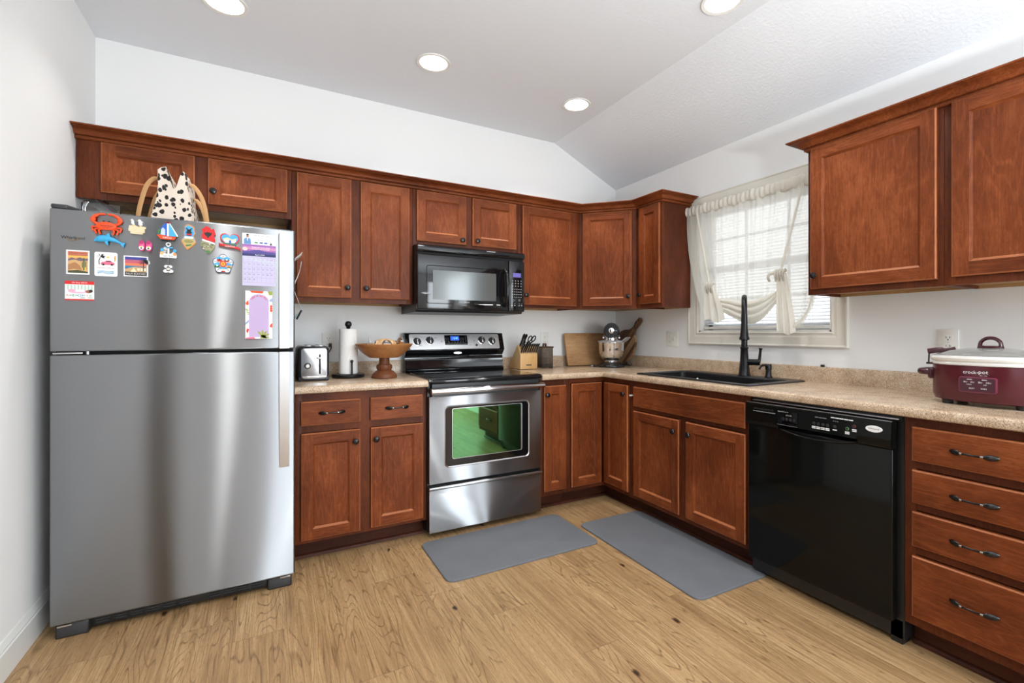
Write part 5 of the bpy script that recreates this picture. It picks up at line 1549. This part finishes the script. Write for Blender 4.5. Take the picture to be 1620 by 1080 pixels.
b = B(); b.box(-0.052, -0.012, -0.10, 0.10, 0.1965, 0.2005, SILVER, 0.001); b.box(0.012, 0.052, -0.10, 0.10, 0.1965, 0.2005, SILVER, 0.001); b.box(-0.040, -0.024, -0.095, 0.095, 0.1995, 0.2010, SLOT); b.box(0.024, 0.040, -0.095, 0.095, 0.1995, 0.2010, SLOT); b.build('bread_slots', t)
b = B(); b.tube(bez([(0.06, 0.138, 0.06), (0.10, 0.16, 0.13), (0.128, 0.19, 0.178), (0.126, 0.214, 0.196)], 6), 0.0035, BPLAS, 8); b.box(0.114, 0.132, 0.196, 0.214, 0.184, 0.208, BPLAS, 0.003); b.build('power_cord', t)

t = thing('paper_towel_holder', 'black paper towel stand between toaster and wooden bowl', 'paper towel holder', (-2.281, -0.215, ZT))
b = B(); b.lathe([(0.094, 0), (0.096, 0.004), (0.096, 0.018), (0.092, 0.022), (0.001, 0.022)], (0, 0, 0), BMATTE, 40); b.build('base', t)
b = B(); b.tube([(0, 0, 0.02), (0, 0, 0.315)], 0.008, BMATTE, 12); b.lathe([(0.012, 0.302), (0.014, 0.306), (0.010, 0.310)], (0, 0, 0), BMATTE, 16); b.ball((0, 0, 0.327), 0.0205, BMATTE, n=20); b.build('post', t)
b = B(); b.tube([(0.010, -0.074, 0.02), (0.010, -0.074, 0.098)], 0.0052, BMATTE, 10); b.ball((0.010, -0.074, 0.102), 0.0095, BMATTE, n=14); b.build('tension_arm', t)
def towel_mat():
    m = NT('quilted_paper_towel')
    v = m.coords('Object', False)
    w = m.n('ShaderNodeTexWave', wave_type='BANDS', bands_direction='DIAGONAL'); w.inputs['Scale'].default_value = 34
    s = m.n('ShaderNodeSeparateXYZ'); m.l(v, s.inputs[0])
    an = m.math('ARCTAN2', s.outputs[1], s.outputs[0])
    cb = m.n('ShaderNodeCombineXYZ'); m.l(m.math('MULTIPLY', m.math('PINGPONG', an, 0.35), 0.11), cb.inputs[0]); m.l(s.outputs[2], cb.inputs[1]); 
    m.l(cb.outputs[0], w.inputs['Vector'])
    m.set(col=rgb(238, 237, 234), rough=0.95, spec=0.1)
    m.bump(w.outputs['Fac'], 0.5, 0.0016)
    return m.m
TOW = towel_mat()
b = B(); b.lathe([(0.011, 0.0), (0.050, 0.0), (0.0545, 0.003), (0.0545, 0.272), (0.050, 0.276), (0.011, 0.276)], (0, 0, 0), TOW, 48, cap=False); b.lathe([(0.0105, 0.0), (0.0105, 0.276)], (0, 0, 0), TAN2, 20, cap=False)
o = b.build('paper_towel_roll', None, (-2.281, -0.215, ZT+0.0225)); tag(o, 'white quilted paper towel roll standing on the black stand', 'paper towel roll')

t = thing('pedestal_bowl', 'turned wooden pedestal fruit bowl left of the range', 'bowl', (-2.0905, -0.340, ZT))
b = B()
b.lathe([(0.030, 0.126), (0.085, 0.124), (0.092, 0.128), (0.118, 0.146), (0.142, 0.168), (0.158, 0.188), (0.168, 0.200), (0.169, 0.206), (0.166, 0.208), (0.150, 0.196), (0.128, 0.168), (0.100, 0.148), (0.030, 0.142)], (0, 0, 0), WBOWL, 56)
b.build('bowl', t)
b = B(); b.lathe([(0.072, 0), (0.076, 0.003), (0.076, 0.012), (0.066, 0.028), (0.048, 0.044), (0.041, 0.048), (0.043, 0.051), (0.047, 0.060), (0.047, 0.072), (0.043, 0.081), (0.034, 0.084), (0.031, 0.090), (0.031, 0.1235)], (0, 0, 0), WSTEM, 40); b.build('pedestal', t)
# bread in its bag
def bread_mat():
    m = NT('seeded_bread_crust')
    v = m.coords('Object', False)
    n = m.noise(v, 60, 3); n2 = m.noise(v, 260, 2)
    c = m.ramp(n, [(0.3, rgb(176, 128, 84)), (0.6, rgb(214, 176, 130)), (0.8, rgb(232, 206, 168))])
    m.set(col=m.mix(m.math('MULTIPLY', m.math('SUBTRACT', n2, 0.62, clamp=True), 5, clamp=True), c, rgb(90, 60, 40)), rough=0.5, coat=0.4)
    return m.m
t = thing('bread_package', 'bagged loaf with a black label lying in the wooden bowl', 'bread', (-2.0865, -0.345, ZT+0.149))
b = B(); b.ball((0, 0, 0.045), 0.075, bread_mat(), 1.0, 0.8, 0.62, 24); b.build('loaf', t)
b = B()
arcpts = [(0.030*math.cos(R(a_)), 0.058+0.030*math.sin(R(a_))) for a_ in range(10, 180, 17)]
lab = [(-0.033, 0.052), (0.033, 0.052)]+[(0.026*math.cos(R(a_)), 0.062+0.022*math.sin(R(a_))) for a_ in range(20, 180, 20)]
def onloaf(x, z):
    k = 1-(x/0.075)**2-((z-0.045)/(0.075*0.62))**2
    return -0.075*0.8*math.sqrt(max(0.02, k))-0.0016
vs = [b.v((x, onloaf(x, z), z)) for x, z in lab]; ce = b.v((0, onloaf(0, 0.066), 0.066))
for i in range(len(vs)):
    b.f([vs[i], vs[(i+1) % len(vs)], ce], INKB)
b.text('RUSTIC', 0, 0.070, 0.005, onloaf(0, 0.062)-0.002, INK, w=0.026); b.text('MULTIGRAIN', 0, 0.061, 0.006, onloaf(0, 0.060)-0.002, INK, w=0.042)
b.build('label', t)
b = B()
for s in (-1, 1):
    b.grid(lambda u, v, s=s: (s*(0.060+0.040*u), -0.055+0.11*v+0.008*math.sin(u*9+v*3), 0.035+0.028*math.sin(PI*v)+0.022*math.sin(u*7+v*5)+0.018*u), 10, 8, CLEARG)
b.build('plastic_wrap', t, recalc=False, sharp=60)

# ------------------------------------------------------------------ knife block and knives
KX, KY = -1.009, 0.0
t = thing('knife_block', 'light bamboo knife block just right of the range', 'knife block', (KX, 0, ZT))
b = B()
prof = [(-0.025, 0.003), (-0.222, 0.003), (-0.222, 0.112), (-0.206, 0.146), (-0.174, 0.186)]
b.prism(prof, 'x', -0.073, 0.073, WBAM, 0.0025)
b.build('block', t)
b = B(); b.box(-0.070, 0.070, -0.219, -0.030, 0, 0.0028, BPLAS); b.build('foot_pad', t)
b = B(); b.box(-0.022, 0.022, -0.2232, -0.2222, 0.030, 0.038, INKB); b.build('nameplate', t)
KD = Vector((0, -0.625, 0.78)).normalized()
KN = Vector((0, 0.78, 0.625))
def knife(name, label, x, base, L, r, cat='knife', grp=None):
    t = thing(name, label, cat, (KX+x, base[0], ZT+base[1]), 0, grp)
    b = B()
    P_ = [KD*s for s in (0.000, 0.010, 0.45*L, 0.75*L, 0.92*L, L)]
    P_[3] = P_[3]+KN*0.002; P_[4] = P_[4]-KN*0.001; P_[5] = P_[5]-KN*0.004
    b.tube(P_, [r*0.75, r*0.95, r*0.85, r, r*1.05, r*0.6], BPLAS, 10, flat=0.60, up=(0, 0.78, 0.625))
    b.build('handle', t)
    b = B(); b.tube([KD*0.0005, KD*0.008], r*0.98, SILVER, 10, flat=0.62, up=(0, 0.78, 0.625)); b.build('bolster', t)
    b = B()
    for s in (0.3, 0.55, 0.8):
        c_ = KD*(s*L)
        b.tube([c_+Vector((-r*0.64, 0, 0)), c_+Vector((r*0.64, 0, 0))], 0.002, SILVER, 8)
    b.tube([KD*0.012-KN*(r*0.9), KD*(0.8*L)-KN*(r*0.90)], 0.0011, SILVER, 6)
    b.build('rivets', t)
    return t
up_spots = [(-0.055, (-0.185, 0.176), 0.115, 0.0125, 'large black chef knife handle, farthest left in the top of the block'),
            (-0.030, (-0.180, 0.181), 0.105, 0.0120, 'large black knife handle second from the left in the top of the block'),
            (-0.052, (-0.205, 0.150), 0.085, 0.0110, 'medium black knife handle in front of the chef knife in the block'),
            (-0.024, (-0.205, 0.150), 0.075, 0.0105, 'short black knife handle in front of the second large knife in the block')]
for x, bs, L, r, lab in up_spots:
    knife('kitchen_knife', lab, x, bs, L, r)
names = ['leftmost', 'second from the left', 'third from the left', 'fourth from the left', 'fourth from the right', 'third from the right', 'second from the right', 'rightmost']
for i, nm in enumerate(names):
    knife('steak_knife', 'black steak knife, %s in the lower row of the block' % nm, -0.0625+i*0.0178, (-0.2155, 0.126), 0.088, 0.0086, grp='steak knives in the lower row')
t = thing('kitchen_shears', 'black kitchen shears with loop handles in the knife block', 'scissors', (KX+0.022, -0.184, ZT+0.176))
for s in (-1, 1):
    b = B()
    c_ = KD*0.070+Vector((s*0.016, 0, 0))
    b.tube([c_+Vector((0.014*math.cos(R(a_)), 0, 0))+KD*(0.026*math.sin(R(a_))) for a_ in range(0, 360, 20)], 0.0045, BPLAS, 8, closed=True)
    b.tube([KD*0.0, KD*0.022, c_-KD*0.026], [0.008, 0.007, 0.005], BPLAS, 8)
    b.build('loop_handle', t)
b = B(); b.tube([KD*0.018+Vector((0, -0.009, 0)), KD*0.018+Vector((0, 0.009, 0))], 0.005, SILVER, 10); b.build('pivot', t)

# canister
t = thing('glass_canister', 'smoked glass canister with walnut lid beside the knife block', 'canister', (-0.812, -0.120, ZT))
b = B()
def rl(h, z):
    return [b.v((x, y, z)) for x, y in rrect(-h, h, -h, h, 0.012, 4)]
ls = [rl(0.050, 0.0), rl(0.0515, 0.003), rl(0.0515, 0.156), rl(0.048, 0.156), rl(0.048, 0.006)]
for p, q in zip(ls, ls[1:]):
    for i in range(len(p)):
        b.f([p[i], p[(i+1) % len(p)], q[(i+1) % len(p)], q[i]], SMOKE)
b.f(ls[0][::-1], SMOKE); b.f(ls[-1], SMOKE)
b.build('jar', t, sharp=50)
b = B()
for k, z in enumerate((0.125, 0.105, 0.085, 0.065, 0.045)):
    b.text('COFFE'[k], 0.0, z, 0.012, -0.0522, INKG)
b.build('lettering', t)
b = B(); b.box(-0.053, 0.053, -0.053, 0.053, 0.1565, 0.168, WWAL, 0.002)
b.prism([(-0.014, 0.168), (-0.014, 0.192), (0.014, 0.192), (0.014, 0.168), (0.007, 0.168), (0.007, 0.184), (-0.007, 0.184), (-0.007, 0.168)], 'y', -0.009, 0.009, WWAL, 0.001)
b.build('lid', t)
BEAN = mat('dark_coffee_beans', (0.02, 0.010, 0.006, 1), 0.4)
b = B()
rb_ = random.Random(11)
b.box(-0.0455, 0.0455, -0.0455, 0.0455, 0.0075, 0.028, BEAN)
for i in range(90):
    b.ball((rb_.uniform(-0.039, 0.039), rb_.uniform(-0.039, 0.039), 0.028+rb_.uniform(0, 0.006)), 0.0055, BEAN, rb_.uniform(0.7, 1.1), rb_.uniform(0.7, 1.1), 0.7, 8)
o = b.build('coffee_beans', None, (-0.812, -0.120, ZT)); tag(o, 'dark coffee beans in the bottom of the smoked glass canister', 'coffee'); o['kind'] = 'stuff'

# cutting boards
b = B(); b.prism(rrect(-0.205, 0.205, 0, 0.272, 0.010, 4), 'y', -0.018, 0.0, WBOARD, 0.003)
o = b.build('cutting_board', None, (-0.372, -0.088, ZT+0.003)); o.rotation_euler = (R(-12.5), 0, 0); tag(o, 'rectangular wooden cutting board leaning on the back wall behind the mixer', 'cutting board')
b = B()
circ = []
for i in range(49):
    a_ = R(108+324*i/48)
    circ.append((0.148*math.cos(a_), 0.148*math.sin(a_)))
hand = [(0.030, 0.165), (0.019, 0.185), (0.018, 0.21), (0.024, 0.245), (0.026, 0.262), (0.020, 0.280), (0, 0.288), (-0.020, 0.280), (-0.026, 0.262), (-0.024, 0.245), (-0.018, 0.21), (-0.019, 0.185), (-0.030, 0.165)]
b.prism(circ+hand, 'y', -0.018, 0, WACACIA, 0.003)
b.lathe([(0.006, 0.0182), (0.006, -0.0002)], (0, 0, 0.262), SLOT, 12, 'y')
CORD = mat('dark_leather_cord', (0.02, 0.014, 0.01, 1), 0.6)
b.tube(bez([(0.022, -0.020, 0.236), (0.030, -0.024, 0.205), (0.018, -0.024, 0.188), (-0.010, -0.022, 0.200), (-0.024, -0.020, 0.240)], 6), 0.003, CORD, 7)
o = b.build('paddle_board', None, (-0.088, -0.205, ZT+0.158))
o.matrix_world = Matrix.Translation((-0.075, -0.205, ZT+0.155)) @ Matrix.Rotation(R(-90), 4, 'Z') @ Matrix.Rotation(R(-16), 4, 'X') @ Matrix.Rotation(R(30), 4, 'Y')
tag(o, 'round striped wooden paddle board leaning on the right wall behind the mixer', 'cutting board')

SHIELD = mat('cloudy_plastic_shield', (0.80, 0.79, 0.80, 1), 0.18, trans=0.6, ior=1.4)
# stand mixer facing the room diagonally
MA = math.atan2(-3.298+0.22, -2.715+0.22)
t = thing('stand_mixer', 'black stand mixer with steel bowl in the counter corner', 'mixer', (-0.262, -0.265, ZT), MA)
MIXB = mat('glossy_black_mixer', (0.016, 0.016, 0.015, 1), 0.12, spec=0.5)
b = B()
b.lathe([(0.105, 0.0), (0.108, 0.006), (0.106, 0.016), (0.095, 0.026), (0.075, 0.036), (0.05, 0.040)], (0.060, 0, 0), MIXB, 40, sx=1.0, sy=1.0)
b.box(-0.105, 0.06, -0.065, 0.065, 0.0, 0.026, MIXB, 0.012, 3)
b.prism([(-0.103, 0.02), (-0.050, 0.02), (-0.066, 0.12), (-0.070, 0.23), (-0.150, 0.23), (-0.125, 0.10)], 'y', -0.045, 0.045, MIXB, 0.014, 3)
b.build('base', t, sharp=40)
b = B()
prof = []
for s, r in ((-0.165, 0.002), (-0.163, 0.025), (-0.15, 0.045), (-0.12, 0.060), (-0.04, 0.066), (0.06, 0.064), (0.11, 0.060), (0.126, 0.056), (0.128, 0.050)):
    prof.append((r, s))
b.lathe(prof, (0, 0, 0.292), MIXB, 36, 'x')
b.build('head', t, sharp=40)
b = B(); b.lathe([(0.056, 0.126), (0.054, 0.1305), (0.022, 0.131)], (0, 0, 0.292), BMATTE, 32, 'x'); b.lathe([(0.023, 0.130), (0.022, 0.138), (0.015, 0.141), (0.001, 0.141)], (0, 0, 0.292), CHROME, 24, 'x'); b.ball((0.134, 0.036, 0.292), 0.006, CHROME, n=10); b.build('hub_cap', t)
b = B(); b.lathe([(0.052, 0.0), (0.053, 0.004), (0.053, 0.024), (0.050, 0.028)], (0.060, 0, 0.214), CHROME, 28); b.tube([(0.095, -0.062, 0.236), (0.060, -0.062, 0.236), (-0.10, -0.062, 0.25)], 0.007, SILVER, 8); b.tube([(0.095, 0.062, 0.236), (0.060, 0.062, 0.236), (-0.10, 0.062, 0.25)], 0.007, SILVER, 8); b.lathe([(0.030, 0.19), (0.034, 0.214)], (0.060, 0, 0), CHROME, 20); b.build('trim_band', t)
b = B()
b.lathe([(0.052, 0.040), (0.056, 0.042), (0.056, 0.050), (0.050, 0.053), (0.062, 0.058), (0.082, 0.075), (0.096, 0.105), (0.102, 0.140), (0.1035, 0.190), (0.107, 0.196), (0.1065, 0.199), (0.1015, 0.196), (0.0995, 0.140), (0.093, 0.106), (0.079, 0.078), (0.060, 0.062), (0.001, 0.060)], (0.060, 0, 0), CHROME, 48)
b.build('bowl', t, sharp=40)
ha = R(10)
b = B()
hp_ = [Vector((0.060+r_*math.cos(ha), r_*math.sin(ha), z)) for r_, z in ((0.104, 0.186), (0.128, 0.186), (0.140, 0.170), (0.138, 0.130), (0.122, 0.098), (0.098, 0.092))]
b.tube(bez(hp_, 5), 0.011, CHROME, 10, flat=0.35); b.build('bowl_handle', t)
b = B()
b.lathe([(0.112, 0.200), (0.113, 0.207), (0.075, 0.216), (0.058, 0.217), (0.058, 0.2145), (0.074, 0.2130), (0.110, 0.2035)], (0.060, 0, 0), SHIELD, 40, cap=False)
b.M = Matrix.Translation((0.060, 0, 0)) @ Matrix.Rotation(R(62), 4, 'Z')
b.prism([(0.070, 0.212), (0.112, 0.206), (0.150, 0.236), (0.146, 0.240), (0.110, 0.211), (0.072, 0.217)], 'y', -0.04, 0.04, SHIELD)
b.build('pouring_shield', t, sharp=40)
b = B(); b.tube(bez([(-0.075, 0.055, 0.015), (-0.01, 0.105, 0.02), (0.04, 0.150, 0.012), (0.09, 0.155, 0.03), (0.075, 0.118, 0.045), (0.02, 0.120, 0.03), (-0.02, 0.095, 0.008)], 7), 0.0042, BPLAS, 8); b.build('power_cord', t)
b = B(); b.box(-0.015, 0.015, -0.009, 0.009, -0.008, 0.008, BPLAS, 0.003); b.box(0.0155, 0.032, -0.006, -0.0045, -0.004, 0.004, SILVER); b.box(0.0155, 0.032, 0.0045, 0.006, -0.004, 0.004, SILVER)
o = b.build('plug', t, (0.075, -0.128, 0.009)); o.rotation_euler = (0, 0, R(-100))

# slow cooker
SCM = mat('maroon_enamel', rgb(80, 19, 30), 0.30, coat=0.15); SCD = mat('dark_maroon_plastic', rgb(62, 14, 30), 0.25, coat=0.4)
t = thing('slow_cooker', 'maroon oval slow cooker with glass lid at the right end of the counter', 'slow cooker', (-0.310, -2.586, ZT), -PI/2)
AX, AY = 0.168, 0.125
def oval(b, prof, m, cap=True):
    b.lathe([(1, 0)], (0, 0, 0), m, 3) if False else None
    n = 56; rings = []
    for k, z in prof:
        rr = []
        for i in range(n):
            a_ = 2*PI*i/n
            ex = 2/2.35
            x = math.copysign(abs(math.cos(a_))**ex, math.cos(a_)); y = math.copysign(abs(math.sin(a_))**ex, math.sin(a_))
            rr.append(b.v(((AX+k)*x, (AY+k)*y, z)))
        rings.append(rr)
    for p, q in zip(rings, rings[1:]):
        for i in range(n):
            b.f([p[i], p[(i+1) % n], q[(i+1) % n], q[i]], m)
    if cap:
        b.f(rings[0][::-1], m); b.f(rings[-1], m)
b = B(); oval(b, [(-0.02, 0.014), (-0.006, 0.018), (-0.003, 0.030), (0.0, 0.036), (0.0, 0.150), (-0.004, 0.152)], SCM)
hb_ = b.build('housing', t, sharp=30)
b = B()
for sx in (-1, 1):
    for sy in (-1, 1):
        b.lathe([(0.016, 0), (0.018, 0.012), (0.018, 0.017)], (sx*0.105, sy*0.068, 0), BPLAS, 14)
b.build('feet', t)
b = B(); oval(b, [(-0.03, 0.1525), (0.001, 0.1525), (0.003, 0.158), (0.0, 0.163), (0.0, 0.166), (0.006, 0.170), (0.008, 0.178), (0.005, 0.186), (-0.006, 0.188), (-0.012, 0.184), (-0.03, 0.182)], CREAMP); b.build('stoneware_rim', t, sharp=30)
b = B(); oval(b, [(-0.010, 0.1885), (-0.010, 0.191), (-0.05, 0.206), (-0.09, 0.214), (-0.12, 0.217)], LIDG); b.build('lid', t, sharp=40)
lid = bpy.context.scene.objects[-1] if False else None
b = B()
b.lathe([(0.038, 0.217), (0.039, 0.222), (0.026, 0.226)], (0, 0, 0), SCD, 24, sy=0.7)
b.tube(bez([(-0.031, 0, 0.222), (-0.027, 0, 0.240), (-0.014, 0, 0.252), (0, 0, 0.255), (0.014, 0, 0.252), (0.027, 0, 0.240), (0.031, 0, 0.222)], 5), 0.0065, SCD, 10, flat=1.5)
b.build('lid_handle', t)
for s in (-1, 1):
    b = B()
    b.tube(bez([(s*0.164, -0.052, 0.118), (s*0.200, -0.046, 0.118), (s*0.214, 0, 0.118), (s*0.200, 0.046, 0.118), (s*0.164, 0.052, 0.118)], 6), 0.013, SCD, 12, flat=0.8); b.box(min(s*0.153, s*0.174), max(s*0.153, s*0.174), -0.062, 0.062, 0.09, 0.135, SCD, 0.008); b.build('handle', t)
    b = B()
    b.tube([(s*0.192, 0, 0.150), (s*0.190, 0, 0.196)], 0.003, BPLAS, 8); b.box(min(s*0.173, s*0.196), max(s*0.173, s*0.196), -0.014, 0.014, 0.146, 0.154, SCD, 0.002)
    b.tube(bez([(s*0.194, 0, 0.198), (s*0.162, 0, 0.204), (s*0.126, 0, 0.206), (s*0.104, 0, 0.212)], 5), [0.011]*8+[0.008]*8, SCD, 10, flat=0.5); b.build('latch', t)
b = B()
FYC = -AY-0.0005
b.prism(rrect(-0.052, 0.055, 0.054, 0.112, 0.007, 4), 'y', FYC-0.0045, FYC+0.012, mat('plum_panel_rim', rgb(116, 42, 66), 0.3), 0.002)
b.prism(rrect(-0.048, 0.051, 0.058, 0.108, 0.005, 4), 'y', FYC-0.0052, FYC-0.004, mat('plum_panel', rgb(66, 22, 36), 0.3))
yy = FYC-0.0056
for x in (-0.020, 0.022):
    b.box(x-0.007, x+0.007, yy, yy+0.001, 0.1015, 0.1035, INK)
for i, x in enumerate((-0.031, -0.011, 0.011, 0.034)):
    b.text(('4hr', '6hr', '8hr', '10hr')[i], x, 0.093, 0.006, yy, INK)
b.text('HIGH', -0.021, 0.084, 0.0045, yy, INK, w=0.013); b.text('OFF', 0.024, 0.084, 0.0045, yy, INK, w=0.009); b.text('SELECT', -0.013, 0.070, 0.005, yy, INK, w=0.016); b.text('WARM', 0.020, 0.070, 0.005, yy, INK, w=0.016)
b.build('control_panel', t)
b = B(); b.text('crock', -0.0205, 0.129, 0.0115, FYC-0.0007, INK, w=0.038); b.text('pot', 0.018, 0.1275, 0.0145, FYC-0.0007, INK, w=0.026); b.prism(ellipse(0.0015, 0.1275, 0.0018, 0.0018, 8), 'y', FYC-0.0008, FYC+0.001, INK); b.text('EST. 1970', 0.018, 0.1175, 0.003, FYC-0.0007, INK, w=0.02)
b.prism([(0.118, 0.126), (0.136, 0.126), (0.127, 0.141)], 'y', FYC+0.034, FYC+0.05, TAN)
b.build('lettering', hb_)

# ------------------------------------------------------------------ floor mats
def rubber():
    m = NT('grey_comfort_mat')
    v = m.coords('Object', False)
    n = m.noise(v, 300, 2); n2 = m.noise(v, 6, 3)
    m.set(col=m.mix(m.math('ADD', m.math('MULTIPLY', n, 0.6), m.math('MULTIPLY', n2, 0.4)), rgb(84, 86, 90), rgb(118, 120, 124)), rough=0.75, spec=0.25)
    m.bump(n, 0.4, 0.001)
    return m.m
RUB = rubber()
def floor_mat_obj(label, x0, x1, y0, y1, rz=0):
    cx_, cy_ = (x0+x1)/2, (y0+y1)/2; hx_, hy_ = (x1-x0)/2, (y1-y0)/2
    b = B()
    L_ = [[b.v((x, y, z)) for x, y in rrect(-hx_+e, hx_-e, -hy_+e, hy_-e, 0.045, 6)] for e, z in ((0, 0.0005), (0, 0.006), (0.0025, 0.0090), (0.008, 0.0100))]
    for p, q in zip(L_, L_[1:]):
        for i in range(len(p)):
            b.f([p[i], p[(i+1) % len(p)], q[(i+1) % len(p)], q[i]], RUB)
    b.f(L_[-1], RUB); b.f(L_[0][::-1], RUB)
    o = b.build('kitchen_mat', None, (cx_, cy_, 0.0005), sharp=10); o.rotation_euler = (0, 0, rz)
    tag(o, label, 'mat')
floor_mat_obj('grey anti-fatigue mat on the floor in front of the range', -1.970, -1.072, -1.168, -0.692)
floor_mat_obj('grey anti-fatigue mat on the floor in front of the sink', -1.045, -0.560, -1.852, -0.908, R(-1.0))

# ------------------------------------------------------------------ ceiling lights
def downlight(label, x, y, z=ZC, power=None):
    t = thing('recessed_light', label, 'ceiling light', (x, y, z), 0, 'recessed ceiling lights')
    b = B(); b.lathe([(0.079, -0.004), (0.095, -0.006), (0.098, -0.003), (0.098, -0.0006), (0.079, -0.0006)], (0, 0, 0), WHITE, 40, cap=False); b.build('trim_ring', t)
    b = B(); b.lathe([(0.001, -0.005), (0.070, -0.0045), (0.0788, -0.002)], (0, 0, 0), LENS, 36, cap=False); b.build('lens', t)
    l = area_light('lamp_glow', (0, 0, -0.012), (0, 0, 0), 0.15, 0.15, power or LAMP_POWER, LAMP_COLOR, 'DISK', spread=R(116))
    l.parent = t
downlight('round recessed ceiling light above the refrigerator, leftmost', -2.894, -0.640)
downlight('round recessed ceiling light above the range, middle one', -1.874, -0.640)
downlight('round recessed ceiling light nearest the counter corner', -0.859, -0.628)
downlight('round recessed ceiling light at the top right, cut by the frame', -0.838, -1.800)
downlight('round recessed ceiling light behind the camera on the left', -2.880, -1.820)
downlight('round recessed ceiling light behind the camera in the middle', -1.860, -1.820)

# uplight added out of view behind the camera to brighten the ceiling
t = thing('added_fill_lamp', 'white uplight floor lamp added out of view behind the camera as ceiling fill', 'lamp', (-1.65, -3.95, 0))
b = B(); b.lathe([(0.13, 0), (0.135, 0.006), (0.13, 0.018), (0.03, 0.028)], (0, 0, 0), WHITE, 36); b.build('base', t)
b = B(); b.tube([(0, 0, 0.02), (0, 0, 1.24)], 0.012, WHITE, 14); b.build('pole', t)
b = B(); b.lathe([(0.03, 1.22), (0.06, 1.232), (0.13, 1.27), (0.17, 1.315), (0.167, 1.317), (0.125, 1.278), (0.055, 1.242), (0.001, 1.238)], (0, 0, 0), WHITE, 40); b.build('bowl_shade', t)
l = area_light('added_uplight_glow', (0, 0, 1.31), (R(180), 0, 0), 0.30, 0.30, 58, (0.90, 0.96, 1.0), 'DISK'); l.parent = t
